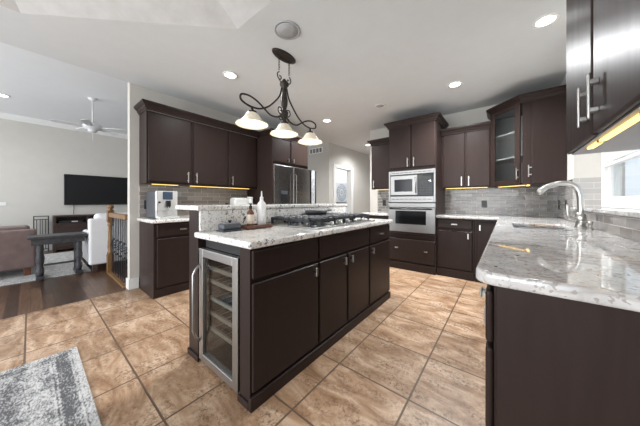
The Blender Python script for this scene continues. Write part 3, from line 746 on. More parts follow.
# ------------------------------------------------------------------ island
il = thing('kitchen_island', 'long dark kitchen island with four doors and a raised bar side', 'island', (-1.4, 1.7, 0))
fi = Fr(-1.09, 0, 0, 90)
bm = bmesh.new()
box(bm, -1.19, -1.092, 0.75, 2.66, 0, 0.884, 0.002)                # front box and corner post
box(bm, -1.72, -1.19, 1.36, 2.66, 0, 0.884)
box(bm, -1.72, -1.19, 0.80, 1.36, 0.0, 0.025)
obj('body', bm, ESP, il)
obj('pony_wall', B(-1.87, -1.722, 0.75, 2.66, 0, 1.074, 0.003), ESP, il)
bm = bmesh.new(); box(bm, -1.092, -1.066, 0.738, 2.668, 0, 0.075, 0.006); box(bm, -1.20, -1.092, 0.738, 0.75, 0, 0.04, 0.004); box(bm, -1.875, -1.70, 0.738, 0.75, 0, 0.04, 0.004)
obj('base_molding', bm, ESP, il)
front('drawer', fi, 0.755, 1.318, 0.712, 0.872, il)
front('drawer', fi, 1.338, 2.118, 0.712, 0.872, il)
front('drawer', fi, 2.142, 2.655, 0.712, 0.872, il, handle=(2.40, 0.79, 0.06, False))
for a, b2, hu in ((0.755, 1.318, 1.272), (1.338, 1.708, 1.665), (1.728, 2.118, 1.772), (2.142, 2.655, 2.19)):
    front('door', fi, a, b2, 0.092, 0.690, il, handle=(hu, 0.638, 0.062))
tag(obj('countertop', B(-1.722, -1.048, 0.722, 2.70, 0.885, 0.925, 0.010, 3), GRAN), 'white speckled granite island counter around the gas cooktop', 'countertop')
tag(obj('granite_splash', B(-1.7215, -1.697, 0.755, 2.66, 0.9255, 1.074, 0.003), GRAN), 'upright speckled granite splash between island counter and raised bar', 'splash')
tag(obj('bar_top', B(-2.09, -1.685, 0.73, 2.70, 1.0745, 1.112, 0.010, 3), GRAN), 'raised granite bar top along the back of the island', 'bar top')
# wine cooler
wc = thing('wine_cooler', 'built-in stainless wine cooler with glass door in the island end', 'wine cooler', (-1.44, 1.05, 0.03))
bm = bmesh.new(); x0, x1 = -1.69, -1.20
box(bm, x0, x0 + 0.02, 0.79, 1.34, 0.03, 0.87); box(bm, x1 - 0.02, x1 - 0.001, 0.79, 1.34, 0.03, 0.87); box(bm, x0 + 0.02, x1 - 0.02, 1.32, 1.34, 0.03, 0.87)
box(bm, x0 + 0.02, x1 - 0.02, 0.79, 1.32, 0.03, 0.06); box(bm, x0 + 0.02, x1 - 0.02, 0.785, 1.32, 0.815, 0.87)
obj('body', bm, BLACK, wc)
bm = bmesh.new()
for a, b2, c, d in ((x0, x0 + 0.055, 0.035, 0.812), (x1 - 0.06, x1 - 0.003, 0.035, 0.812), (x0 + 0.055, x1 - 0.06, 0.035, 0.085), (x0 + 0.055, x1 - 0.06, 0.757, 0.812)): box(bm, a, b2, 0.742, 0.782, c, d, 0.004)
wd = obj('door', bm, STEEL, wc)
obj('pane', B(x0 + 0.054, x1 - 0.059, 0.757, 0.762, 0.084, 0.758), COOLGL, wd)
bm = bmesh.new(); tube(bm, [(-1.675, 0.745, 0.70), (-1.675, 0.715, 0.672), (-1.675, 0.697, 0.636), (-1.675, 0.697, 0.25), (-1.675, 0.715, 0.20), (-1.675, 0.745, 0.165)], 0.008, 10); obj('handle', bm, STEEL, wd)
for z in (0.665, 0.572, 0.45, 0.345, 0.235):
    rk = obj('rack', B(x0 + 0.025, x1 - 0.025, 0.80, 0.818, z - 0.011, z + 0.016, 0.003), LWOOD, wc)
    bm = bmesh.new()
    for k in range(6): tube(bm, [(x0 + 0.05 + k * 0.078, 0.818, z), (x0 + 0.05 + k * 0.078, 1.30, z)], 0.003, 6)
    box(bm, x0 + 0.025, x1 - 0.025, 1.28, 1.286, z - 0.004, z + 0.004)
    obj('wire_shelf', bm, STEEL, rk)
# cooktop
ck = thing('cooktop', 'stainless gas cooktop with black cast iron grates in the island', 'cooktop', (-1.47, 2.02, 0.925))
cx0, cx1, cy0, cy1 = -1.69, -1.13, 1.36, 2.40
obj('plate', B(cx0, cx1, cy0, cy1, 0.9255, 0.937, 0.004), STEEL, ck)
for (bx_, by_, r) in ((-1.57, 1.54, 0.045), (-1.32, 1.54, 0.035), (-1.44, 1.88, 0.06), (-1.57, 2.22, 0.04), (-1.32, 2.22, 0.035)):
    bm = bmesh.new(); lathe(bm, [(r * 1.25, 0.9365), (r * 1.2, 0.948), (r, 0.95), (r, 0.960), (r * 0.8, 0.963), (0, 0.963)], bx_, by_, 18); obj('burner', bm, IRON, ck)
for y0, y1 in ((1.372, 1.70), (1.708, 2.05), (2.058, 2.388)):
    bm = bmesh.new(); zt = 0.998; X0, X1 = cx0 + 0.015, cx1 - 0.07
    for (a, b2, c, d) in ((X0, X1, y0, y0 + 0.02), (X0, X1, y1 - 0.02, y1), (X0, X0 + 0.02, y0, y1), (X1 - 0.02, X1, y0, y1), ((X0 + X1) / 2 - 0.01, (X0 + X1) / 2 + 0.01, y0, y1)):
        box(bm, a, b2, c, d, zt - 0.024, zt, 0.003)
    for k in range(1, 4):
        yy = y0 + (y1 - y0) * k / 4; box(bm, X0, X1, yy - 0.009, yy + 0.009, zt - 0.026, zt + 0.008, 0.004)
    for k in range(1, 6):
        xx = X0 + (X1 - X0) * k / 6; box(bm, xx - 0.008, xx + 0.008, y0, y1, zt - 0.026, zt + 0.008, 0.004)
    for a in (X0, (X0 + X1) / 2 - 0.009, X1 - 0.018):
        for c in (y0, (y0 + y1) / 2 - 0.009, y1 - 0.018): box(bm, a, a + 0.018, c, c + 0.018, 0.9365, zt - 0.01, 0.002)
    obj('grate', bm, IRON, ck)
for k in range(5):
    yk = 1.62 + k * 0.13
    bm = bmesh.new(); lathe(bm, [(0.021, 0.9365), (0.021, 0.945), (0.017, 0.95), (0.015, 0.968), (0, 0.968)], -1.167, yk, 16); obj('knob', bm, STEEL, ck)
pn = thing('skillet', 'black low pan standing on the back of the gas cooktop', 'pan', (-1.56, 1.88, 1.006))
obj('pan', lathe(bmesh.new(), [(0.0, 1.007), (0.105, 1.007), (0.12, 1.045), (0.116, 1.045), (0.10, 1.013), (0, 1.013)], -1.56, 1.88, 28), IRON, pn)
obj('handle', tube(bmesh.new(), [(-1.56, 1.99, 1.03), (-1.56, 2.08, 1.042), (-1.56, 2.15, 1.042)], 0.009, 8), IRON, pn)

# ------------------------------------------------------------------ things on the island
bd = thing('butter_dish', 'low dark grey rounded box with a small knob beside the wooden tray', 'box', (-1.58, 0.915, 0.925))
obj('base', B(-1.635, -1.53, 0.835, 0.995, 0.9255, 0.935, 0.004), GREYM, bd)
l = obj('cover', B(-1.63, -1.535, 0.841, 0.989, 0.934, 0.985, 0.02, 4), GREYM, bd)
obj('knob', lathe(bmesh.new(), [(0.008, 0.984), (0.008, 0.990), (0.014, 0.996), (0.012, 1.002), (0, 1.003)], -1.582, 0.915, 14), BLACK, l)
ty = thing('wooden_tray', 'small reddish wooden tray holding two bottles by the splash', 'tray', (-1.585, 1.12, 0.925))
bm = bmesh.new(); box(bm, -1.645, -1.515, 1.015, 1.265, 0.931, 0.941, 0.003)
for a, b2, c, d in ((-1.645, -1.635, 1.015, 1.265), (-1.525, -1.515, 1.015, 1.265), (-1.635, -1.525, 1.015, 1.025), (-1.635, -1.525, 1.255, 1.265)): box(bm, a, b2, c, d, 0.941, 0.955, 0.003)
obj('tray', bm, REDWOOD, ty)
for x in (-1.635, -1.535):
    for y in (1.03, 1.25): obj('foot', B(x - 0.006, x + 0.012, y - 0.008, y + 0.008, 0.9255, 0.931), REDWOOD, ty)
wb = thing('spray_bottle', 'tall white bottle with a narrow nozzle on the wooden tray', 'bottle', (-1.59, 1.205, 0.942))
obj('body', lathe(bmesh.new(), [(0.034, 0.942), (0.037, 0.946), (0.037, 1.10), (0.033, 1.125), (0.016, 1.145), (0.014, 1.16), (0, 1.16)], -1.59, 1.205, 24), WPLAS, wb)
obj('nozzle', lathe(bmesh.new(), [(0.015, 1.158), (0.015, 1.175), (0.007, 1.182), (0.005, 1.215), (0.003, 1.228), (0, 1.228)], -1.59, 1.205, 16), WPLAS, wb)
ab = thing('soap_bottle', 'short amber bottle with pale label and dark cap on the tray', 'bottle', (-1.60, 1.105, 0.942))
obj('body', lathe(bmesh.new(), [(0.026, 0.942), (0.028, 0.946), (0.028, 1.05), (0.018, 1.068), (0.011, 1.075), (0.011, 1.085), (0, 1.085)], -1.60, 1.105, 20), AMBER, ab)
obj('label', lathe(bmesh.new(), [(0.0284, 0.96), (0.0286, 0.961), (0.0286, 1.035), (0.0284, 1.036)], -1.60, 1.105, 20, loop=True), CREAM, ab)
obj('cap', lathe(bmesh.new(), [(0.013, 1.082), (0.013, 1.105), (0.006, 1.107), (0.006, 1.115), (0.012, 1.117), (0.012, 1.125), (0, 1.125)], -1.60, 1.105, 16), BLACK, ab)

# ------------------------------------------------------------------ things on the left counter
cm = thing('coffee_machine', 'silver espresso machine with dark display on the left counter', 'coffee machine', (-3.5, 1.07, 0.925))
obj('body', B(-3.72, -3.36, 0.955, 1.195, 0.930, 1.275, 0.015, 3), GREYM, cm)
fcm = obj('front_panel', B(-3.362, -3.325, 0.955, 1.195, 1.02, 1.272, 0.01, 3), SILVER, cm)
obj('display', B(-3.3255, -3.318, 1.025, 1.135, 1.165, 1.262, 0.004), DISP, fcm)
bm = bmesh.new(); box(bm, -3.327, -3.285, 1.055, 1.105, 1.075, 1.15, 0.006); tube(bm, [(-3.30, 1.068, 1.08), (-3.30, 1.068, 1.06)], 0.005, 8); tube(bm, [(-3.30, 1.092, 1.08), (-3.30, 1.092, 1.06)], 0.005, 8); obj('spout', bm, BLACK, fcm)
bm = bmesh.new(); lathe(bm, [(0.012, 0), (0.012, 0.014), (0, 0.014)], -3.326, 0.99, 14, 'X', base=(0, 0, 1.13)); obj('knob', bm, BLACK, fcm)
obj('lower_panel', B(-3.362, -3.33, 0.957, 1.193, 0.935, 1.03, 0.006), SILVER, cm)
dt = obj('drip_tray', B(-3.36, -3.24, 0.965, 1.185, 0.9255, 0.955, 0.006), SILVER, cm)
bm = bmesh.new()
for k in range(8): box(bm, -3.325, -3.25, 0.985 + k * 0.025, 0.995 + k * 0.025, 0.9545, 0.957)
obj('drip_grid', bm, BLACK, dt)
tsr = thing('toaster', 'white toaster with rounded top on the far left counter', 'toaster', (-3.52, 2.2, 0.925))
obj('body', B(-3.60, -3.44, 2.075, 2.33, 0.93, 1.20, 0.03, 4), WPLAS, tsr)
bm = bmesh.new(); box(bm, -3.55, -3.53, 2.11, 2.295, 1.195, 1.202); box(bm, -3.51, -3.49, 2.11, 2.295, 1.195, 1.202); obj('slots', bm, BLACK, tsr)
obj('base', B(-3.60, -3.44, 2.08, 2.325, 0.9255, 0.935, 0.003), BLACK, tsr)
cn = thing('canister', 'white round canister standing right of the white toaster', 'canister', (-3.5, 2.41, 0.925))
obj('body', lathe(bmesh.new(), [(0.048, 0.926), (0.05, 0.93), (0.05, 1.19), (0, 1.19)], -3.5, 2.405, 24), WPLAS, cn)
obj('lid', lathe(bmesh.new(), [(0.052, 1.19), (0.052, 1.215), (0.045, 1.22), (0, 1.22)], -3.5, 2.405, 24), WPLAS, cn)
tag(obj('jar', lathe(bmesh.new(), [(0.035, 0.926), (0.04, 0.93), (0.04, 1.08), (0.03, 1.10), (0.03, 1.12), (0, 1.12)], -3.5, 1.98, 20), BLACK), 'small black jar left of the white toaster behind the bar', 'jar')

# ------------------------------------------------------------------ wall outlets, vent
def outlet(fr, u, z, label, mat, group=None):
    t = thing('wall_outlet', label, 'outlet', tuple(fr.o + fr.u * u + Vector((0, 0, z - 0.06))), group)
    bm = bmesh.new(); box(bm, u - 0.036, u + 0.036, 0, 0.006, z - 0.058, z + 0.058, 0.002, 1, fr); p = obj('plate', bm, mat, t)
    for s in (-0.022, 0.022):
        bm = bmesh.new(); box(bm, u - 0.017, u + 0.017, 0.005, 0.009, z + s - 0.014, z + s + 0.014, 0.002, 1, fr); obj('socket', bm, mat, p)
outlet(Fr(XL + 0.008, 0, 0, 90), 0.985, 1.10, 'black outlet on the left tile beside the coffee machine', BLACK)
outlet(Fr(0, YB - 0.008, 0, 0), -0.275, 1.10, 'black outlet on the back tile right of the oven column', BLACK)
outlet(Fr(XR - 0.008, 0, 0, -90), -4.40, 1.10, 'black outlet nearest the back corner on the right tile', BLACK)
outlet(Fr(XR - 0.008, 0, 0, -90), -3.95, 1.10, 'black outlet on the right tile close to the faucet', BLACK)
outlet(Fr(0, YB - 0.008, 0, 0), -1.97, 1.11, 'black outlet on the tile left of the oven column', BLACK)
t = thing('air_vent', 'white return air grille high on the wall beyond the refrigerator', 'vent', (-3.99, 4.80, 2.44))
bm = bmesh.new(); X0, X1, Z0, Z1 = -4.22, -3.77, 2.43, 2.585
for a, b2, c, d in ((X0, X1, Z0, Z0 + 0.02), (X0, X1, Z1 - 0.02, Z1), (X0, X0 + 0.02, Z0 + 0.02, Z1 - 0.02), (X1 - 0.02, X1, Z0 + 0.02, Z1 - 0.02)): box(bm, a, b2, 4.796, 4.809, c, d)
for k in range(1, 4): x = X0 + (X1 - X0) * k / 4; box(bm, x - 0.012, x + 0.012, 4.796, 4.809, Z0 + 0.02, Z1 - 0.02)
obj('frame', bm, WHITE, t)
bm = bmesh.new(); z = Z0 + 0.03
while z < Z1 - 0.02: box(bm, X0 + 0.02, X1 - 0.02, 4.800, 4.806, z, z + 0.004); z += 0.011
obj('slats', bm, SPK, t)
obj('backing', B(X0 + 0.01, X1 - 0.01, 4.806, 4.8095, Z0 + 0.01, Z1 - 0.01), ESPD, t)
# side room seen through the hall opening
ar = thing('wall_medallion', 'square white panel with a round grey medallion seen through the hall doorway', 'wall art', (-4.79, 7.25, 1.11))
YM, ZM = 7.25, 1.475
def ring_flat(bm, r0, r1, x, cy, cz_, n=36):
    a = []; b2 = []
    for i in range(n):
        th = 2 * math.pi * i / n
        a.append((cy + r0 * math.cos(th), cz_ + r0 * math.sin(th))); b2.append((cy + r1 * math.cos(th), cz_ + r1 * math.sin(th)))
    for i in range(n):
        j = (i + 1) % n
        va = [bm.verts.new((xx, *p)) for xx in (x, x + 0.006) for p in (a[i], a[j], b2[j], b2[i])]
        bm.faces.new(va[:4][::-1]); bm.faces.new(va[4:]); bm.faces.new((va[0], va[1], va[5], va[4])); bm.faces.new((va[2], va[3], va[7], va[6]))
    bmesh.ops.remove_doubles(bm, verts=bm.verts[:], dist=1e-5)
YM = 7.25
obj('panel', B(-4.799, -4.775, YM - 0.40, YM + 0.40, ZM - 0.36, ZM + 0.36, 0.004), INTER, ar)
bm = bmesh.new(); ring_flat(bm, 0.28, 0.32, -4.775, YM, ZM); ring_flat(bm, 0.14, 0.18, -4.775, YM, ZM); ring_flat(bm, 0.03, 0.08, -4.775, YM, ZM)
for k in range(16):
    th = 2 * math.pi * k / 16; ring_flat(bm, 0.018, 0.036, -4.775, YM + 0.23 * math.cos(th), ZM + 0.23 * math.sin(th), 10)
obj('medallion', bm, GREYP, ar)
l = D.lights.new('side_room_fill', 'POINT'); l.energy = 16; l.shadow_soft_size = 0.15  # fill light added to brighten the medallion panel, no fitting modelled
o = D.objects.new('side_room_fill', l); COL.objects.link(o); o.location = (-4.2, 6.6, 2.4)
st = thing('console_shelf', 'dark narrow shelf under the medallion panel in the side room', 'shelf', (-4.7, 7.25, 0.93))
obj('board', B(-4.799, -4.65, 6.85, 7.65, 1.06, 1.10, 0.003), STANDW, st)
obj('bracket', B(-4.799, -4.66, 6.9, 6.93, 0.93, 1.06, 0.003), STANDW, st); obj('bracket', B(-4.799, -4.66, 7.57, 7.60, 0.93, 1.06, 0.003), STANDW, st)

# ------------------------------------------------------------------ ceiling fittings
def downlight(x, y, z, lab, power):
    t = thing('recessed_light', lab, 'light', (x, y, z - 0.012), 'recessed ceiling lights')
    obj('trim_ring', lathe(bmesh.new(), [(0.062, z - 0.001), (0.085, z - 0.001), (0.088, z - 0.006), (0.078, z - 0.011), (0.062, z - 0.010)], x, y, 32, loop=True), WHITE, t)
    obj('lens', lathe(bmesh.new(), [(0, z - 0.003), (0.0635, z - 0.003), (0.0635, z - 0.0075), (0, z - 0.0078)], x, y, 28), CANM, t)
    l = D.lights.new('recessed_lamp', 'SPOT'); l.energy = power; l.spot_size = math.radians(160); l.spot_blend = 1.0; l.shadow_soft_size = 0.06; l.color = (0.96, 0.98, 1.0)
    o = D.objects.new('recessed_lamp', l); COL.objects.link(o); o.parent = t; o.location = (0, 0, -0.02)
CANS = [(-2.60, 1.51, 75, 'left of the pendant, above the left counter'), (-0.52, 3.46, 185, 'in front of the oven wall'), (0.26, 2.72, 32, 'nearest the large right cabinet'), (-2.64, 3.50, 165, 'in front of the refrigerator'), (-2.90, 5.70, 85, 'in the hall beyond the narrow cabinet')]
for x, y, pw, lb in CANS: downlight(x, y, HC, 'round lit recessed ceiling light ' + lb, pw)
downlight(-6.87, -0.31, 3.0, 'round lit recessed light in the living room ceiling', 30)
for x, y, lb in ((-1.525, 1.435, 'large grey round ceiling speaker beside the pendant canopy'),):
    s = thing('ceiling_speaker', lb, 'speaker', (x, y, HC - 0.014))
    obj('rim', lathe(bmesh.new(), [(0.10, HC - 0.001), (0.117, HC - 0.001), (0.117, HC - 0.008), (0.10, HC - 0.010)], x, y, 32, loop=True), SPK, s)
    obj('grille', lathe(bmesh.new(), [(0, HC - 0.004), (0.101, HC - 0.004), (0.101, HC - 0.009), (0.03, HC - 0.013), (0, HC - 0.013)], x, y, 32), SPK, s)
s = thing('ceiling_disc', 'small flush round disc on the ceiling toward the oven wall', 'ceiling fitting', (-1.57, 3.49, HC - 0.01))
obj('rim', lathe(bmesh.new(), [(0.06, HC - 0.001), (0.085, HC - 0.001), (0.082, HC - 0.009), (0.06, HC - 0.008)], -1.57, 3.49, 28, loop=True), WHITE, s)
obj('face', lathe(bmesh.new(), [(0, HC - 0.003), (0.061, HC - 0.003), (0.061, HC - 0.006), (0, HC - 0.006)], -1.57, 3.49, 28), SPK, s)

# ------------------------------------------------------------------ pendant over the island
PX, PY = -1.818, 1.667
pd = thing('pendant_chandelier', 'dark bronze scrolled island pendant with three alabaster glass shades', 'chandelier', (PX, PY, HC))
bm = bmesh.new()
for k, (r, z) in enumerate([(1.0, HC - 0.001), (1.0, HC - 0.012), (0.9, HC - 0.022), (0.55, HC - 0.034), (0.0, HC - 0.036)]):
    pass
t_ = bmesh.new(); lathe(t_, [(1.0, -0.001), (1.0, -0.012), (0.92, -0.022), (0.6, -0.032), (0.0, -0.036)], 0, 0, 36)
merge(bm, t_, Matrix.Translation((PX, PY, HC)) @ Matrix.Diagonal((0.07, 0.155, 1, 1)))
obj('canopy', bm, BRONZE, pd)
for s in (-1, 1):
    bm = bmesh.new()
    y = PY + s * 0.07; z = HC - 0.03; k = 0
    while z > 2.49:     # chain links
        pts = []
        for i in range(13):
            th = 2 * math.pi * i / 12; dx = 0.008 * math.cos(th); dz = 0.017 * math.sin(th)
            pts.append((PX + (dx if k % 2 else 0), y + (0 if k % 2 else dx), z + dz))
        tube(bm, pts, 0.0028, 6); z -= 0.027; k += 1
    obj('chain', bm, BRONZE, pd)
    sc = [(PX, y, 2.475), (PX, y + s * 0.02, 2.455), (PX, y + s * 0.022, 2.425), (PX, y, 2.40), (PX, y - s * 0.026, 2.412), (PX, y - s * 0.022, 2.437), (PX, y - s * 0.002, 2.434)]
    obj('scroll', tube(bmesh.new(), sc + [], 0.006, 8, 5), BRONZE, pd)
    obj('link_arm', tube(bmesh.new(), [(PX, y, 2.40), (PX, PY + s * 0.045, 2.375), (PX, PY, 2.36)], 0.006, 8, 4), BRONZE, pd)
bm = bmesh.new(); lathe(bm, [(0.0, 2.43), (0.012, 2.425), (0.03, 2.40), (0.048, 2.375), (0.046, 2.355), (0.025, 2.335), (0.02, 2.315), (0.026, 2.27), (0.038, 2.20), (0.034, 2.15), (0.022, 2.11), (0.03, 2.09), (0.044, 2.075), (0.04, 2.03), (0.024, 2.005), (0.016, 1.99), (0.02, 1.975), (0, 1.965)], PX, PY, 20); obj('column', bm, BRONZE, pd)
for s in (-1, 1):
    A = [(0.022, 2.33), (0.055, 2.232), (0.13, 2.142), (0.21, 2.07), (0.31, 2.02), (0.41, 2.01), (0.495, 2.03), (0.517, 2.06), (0.50, 2.09), (0.43, 2.10), (0.35, 2.08), (0.275, 2.04), (0.20, 1.995), (0.14, 1.99), (0.085, 2.005), (0.045, 2.04)]
    obj('scroll_arm', tube(bmesh.new(), [(PX + s * 0.014 * (1 - 2 * q / 15), PY + s * u, z) for q, (u, z) in enumerate(A)], 0.008, 8, 5, 1.2), BRONZE, pd)
    sc = [(0.02, 2.03), (0.06, 2.045), (0.085, 2.075), (0.075, 2.11), (0.045, 2.11), (0.04, 2.085), (0.055, 2.078)]
    obj('scroll', tube(bmesh.new(), [(PX, PY + s * u, z) for u, z in sc], 0.006, 8, 5), BRONZE, pd)
    sc = [(0.02, 2.0), (0.05, 1.985), (0.07, 2.0), (0.06, 2.02), (0.045, 2.012)]
    obj('scroll', tube(bmesh.new(), [(PX, PY + s * u, z) for u, z in sc], 0.005, 8, 5), BRONZE, pd)
for dy in (-0.395, 0.0, 0.415):
    y = PY + dy; zt = 1.955
    obj('socket', lathe(bmesh.new(), [(0.0, zt + 0.06), (0.012, zt + 0.055), (0.014, zt + 0.02), (0.04, zt + 0.012), (0.044, zt - 0.005), (0, zt - 0.006)], PX, y, 18), BRONZE, pd)
    pr = [(0.040, 0.004), (0.052, 0.012), (0.066, 0.035), (0.078, 0.065), (0.096, 0.095), (0.122, 0.115), (0.143, 0.130), (0.148, 0.140), (0.144, 0.143), (0.134, 0.132), (0.117, 0.119), (0.091, 0.10), (0.073, 0.068), (0.061, 0.038), (0.047, 0.017), (0.036, 0.010)]
    pr = [(r, zt - 0.78 * q) for r, q in pr]
    sh = obj('shade', lathe(bmesh.new(), pr, PX, y, 36, loop=True), SHADE, pd)
    obj('bulb', lathe(bmesh.new(), [(0, zt - 0.02), (0.014, zt - 0.022), (0.016, zt - 0.040), (0.026, zt - 0.062), (0.022, zt - 0.082), (0, zt - 0.09)], PX, y, 16), BULB, sh)
    l = D.lights.new('pendant_bulb', 'POINT'); l.energy = 0.8; l.color = (1, 0.88, 0.7); l.shadow_soft_size = 0.03
    o = D.objects.new('pendant_bulb', l); COL.objects.link(o); o.parent = pd; o.location = (0, dy, zt - 0.13 - HC)

# ------------------------------------------------------------------ rugs
RX0, RY1 = -2.61, 0.225
rg = B(RX0, -0.95, -2.2, RY1, 0.0005, 0.011, 0.003)
rug_c = ((RX0 - 0.95) / 2, (-2.2 + RY1) / 2)
tag(obj('kitchen_rug', rg, rug_mat('grey_woven_rug', (0.10, 0.10, 0.105), (0.60, 0.59, 0.575), True, RX0 - rug_c[0], RY1 - rug_c[1])), 'grey woven patterned rug on the tile at the lower left', 'rug')
tag(obj('living_rug', B(-7.7, -5.29, -2.6, 0.62, 0.0005, 0.012, 0.003), rug_mat('pale_living_rug', (0.30, 0.30, 0.30), (0.72, 0.71, 0.68), False)), 'pale grey area rug on the dark wood floor of the living room', 'rug')

# ------------------------------------------------------------------ living room furniture
sf = thing('sofa', 'brown leather sofa seen from behind at the left edge', 'sofa', (-6.1, -0.95, 0.012))
obj('back', B(-5.85, -5.63, -1.95, 0.06, 0.13, 0.715, 0.035, 4), LEATHER, sf)
obj('base', B(-6.55, -5.86, -1.95, 0.06, 0.13, 0.36, 0.03, 3), LEATHER, sf)
obj('arm', B(-6.6, -5.86, -0.16, 0.055, 0.36, 0.62, 0.06, 4), LEATHER, sf); obj('arm', B(-6.6, -5.86, -1.94, -1.73, 0.36, 0.62, 0.06, 4), LEATHER, sf)
for a, b2 in ((-1.72, -0.95), (-0.94, -0.165)):
    obj('seat_cushion', B(-6.6, -5.88, a, b2, 0.361, 0.50, 0.05, 4), LEATHER, sf)
    obj('back_cushion', B(-6.05, -5.78, a, b2 + (0.16 if b2 > -0.5 else 0), 0.625 if b2 > -0.5 else 0.50, 0.765, 0.05, 4), LEATHER, sf)
for x in (-6.45, -5.74):
    for y in (-1.85, -0.03): obj('foot', B(x - 0.035, x + 0.035, y - 0.035, y + 0.035, 0.0125, 0.131, 0.006), REDWOOD, sf)
ct = thing('console_table', 'distressed black trestle console table behind the sofa', 'table', (-5.4, 0.27, 0.0))
obj('table_top', B(-5.58, -5.18, -0.03, 0.562, 0.60, 0.635, 0.006), BLKWOOD, ct)
obj('apron', B(-5.55, -5.21, 0.0, 0.54, 0.515, 0.60, 0.004), BLKWOOD, ct)
def trestle(y):
    bm = bmesh.new()
    lathe(bm, [(0.030, 0.06), (0.038, 0.09), (0.042, 0.16), (0.028, 0.20), (0.040, 0.25), (0.046, 0.32), (0.030, 0.40), (0.040, 0.43), (0.034, 0.50), (0.034, 0.515)], -5.26, y, 16)
    box(bm, -5.54, -5.215, y - 0.04, y + 0.04, 0.0125, 0.06, 0.008); box(bm, -5.50, -5.44, y - 0.035, y + 0.035, 0.06, 0.515, 0.005); return bm
obj('leg', trestle(0.085), BLKWOOD, ct); obj('leg', trestle(0.475), BLKWOOD, ct)
obj('stretcher', B(-5.275, -5.245, 0.12, 0.44, 0.20, 0.225, 0.004), BLKWOOD, ct)
ch = thing('slipcovered_chair', 'white slipcovered armchair seen from behind beside the stair railing', 'armchair', (-5.5, 0.9, 0.0))
obj('back', B(-5.33, -5.14, 0.58, 1.22, 0.12, 0.86, 0.03, 4), SLIP, ch)
obj('head_cushion', B(-5.45, -5.25, 0.66, 1.15, 0.55, 0.94, 0.06, 4), SLIP, ch)
obj('seat', B(-5.90, -5.34, 0.62, 1.20, 0.12, 0.45, 0.04, 4), SLIP, ch)
obj('arm', B(-5.92, -5.335, 0.575, 0.66, 0.13, 0.64, 0.04, 4), SLIP, ch); obj('arm', B(-5.92, -5.335, 1.15, 1.25, 0.13, 0.64, 0.04, 4), SLIP, ch)
for x in (-5.82, -5.2):
    for y in (0.65, 1.15): obj('foot', B(x - 0.03, x + 0.03, y - 0.03, y + 0.03, 0.0125 if y < 0.63 else 0.0, 0.125, 0.004), STANDW, ch)
rl = thing('stair_railing', 'golden oak stair railing with black iron balusters and turned newel', 'railing', (-4.4, 0.80, 0))
bm = bmesh.new(); NX, NY = -4.95, 0.80
box(bm, NX - 0.042, NX + 0.042, NY - 0.042, NY + 0.042, 0, 0.30, 0.004)
lathe(bm, [(0.036, 0.30), (0.04, 0.32), (0.03, 0.35), (0.036, 0.42), (0.028, 0.60), (0.026, 0.74), (0.038, 0.76), (0.03, 0.79), (0.036, 0.81)], NX, NY, 18)
box(bm, NX - 0.042, NX + 0.042, NY - 0.042, NY + 0.042, 0.81, 0.985, 0.004)
lathe(bm, [(0.03, 0.985), (0.05, 0.995), (0.03, 1.008), (0.02, 1.015), (0.042, 1.035), (0.046, 1.055), (0.038, 1.08), (0.0, 1.092)], NX, NY, 18)
obj('newel_post', bm, OAK, rl)
obj('handrail', B(NX + 0.043, XL - 0.121, NY - 0.032, NY + 0.032, 0.895, 0.965, 0.012, 3), OAK, rl)
obj('shoe_rail', B(NX + 0.043, XL - 0.121, NY - 0.045, NY + 0.045, 0, 0.028, 0.006), OAK, rl)
for k in range(9):
    x = NX + 0.13 + k * 0.105; bm = bmesh.new()
    tube(bm, [(x, NY, 0.027), (x, NY, 0.90)], 0.0065, 8)
    if k % 2 == 0:
        for ph in range(4):      # basket
            pts = [(x + 0.02 * math.sin(math.pi * i / 8) * math.cos(ph * math.pi / 2 + i * 0.5), NY + 0.02 * math.sin(math.pi * i / 8) * math.sin(ph * math.pi / 2 + i * 0.5), 0.42 + 0.12 * i / 8) for i in range(9)]
            tube(bm, pts, 0.0035, 6)
    else:
        for z in (0.36, 0.56): lathe(bm, [(0.006, z - 0.02), (0.014, z - 0.008), (0.014, z + 0.008), (0.006, z + 0.02)], x, NY, 10)
    obj('baluster', bm, IRON, rl)
tv = thing('television', 'wide black flat television mounted on the living room wall', 'television', (-8.25, 1.22, 1.05))
obj('body', B(XT + 0.02, -8.245, 0.498, 1.945, 1.056, 1.80, 0.006), BLACK, tv)
obj('screen', B(-8.246, -8.243, 0.512, 1.931, 1.078, 1.788, 0.001, 1), TVM, tv)
obj('wall_mount', B(XT, XT + 0.021, 1.0, 1.45, 1.25, 1.6), BLACK, tv)
tag(obj('power_cord', tube(bmesh.new(), [(-8.27, 0.66, 1.056), (-8.272, 0.665, 0.97), (-8.27, 0.66, 0.9), (-8.24, 0.66, 0.826)], 0.006, 6, 4), BLACK), 'thin black cord hanging from the television to the stand', 'cord')
ts = thing('media_stand', 'dark brown media stand with open shelf under the television', 'tv stand', (-8.05, 1.0, 0))
bm = bmesh.new(); x0, x1, y0, y1 = -8.26, -7.88, 0.315, 1.75
box(bm, x0, x1, y0, y1, 0.785, 0.82, 0.004); box(bm, x0, x1, y0, y0 + 0.04, 0.0, 0.785); box(bm, x0, x1, y1 - 0.04, y1, 0.0, 0.785); box(bm, x0, x0 + 0.015, y0 + 0.04, y1 - 0.04, 0.06, 0.785)
box(bm, x0 + 0.015, x1, y0 + 0.04, y1 - 0.04, 0.62, 0.645); box(bm, x0 + 0.015, x1, y0 + 0.04, y1 - 0.04, 0.05, 0.09)
for y in (0.86, 1.20): box(bm, x0 + 0.015, x1, y - 0.015, y + 0.015, 0.09, 0.785)
obj('body', bm, STANDW, ts)
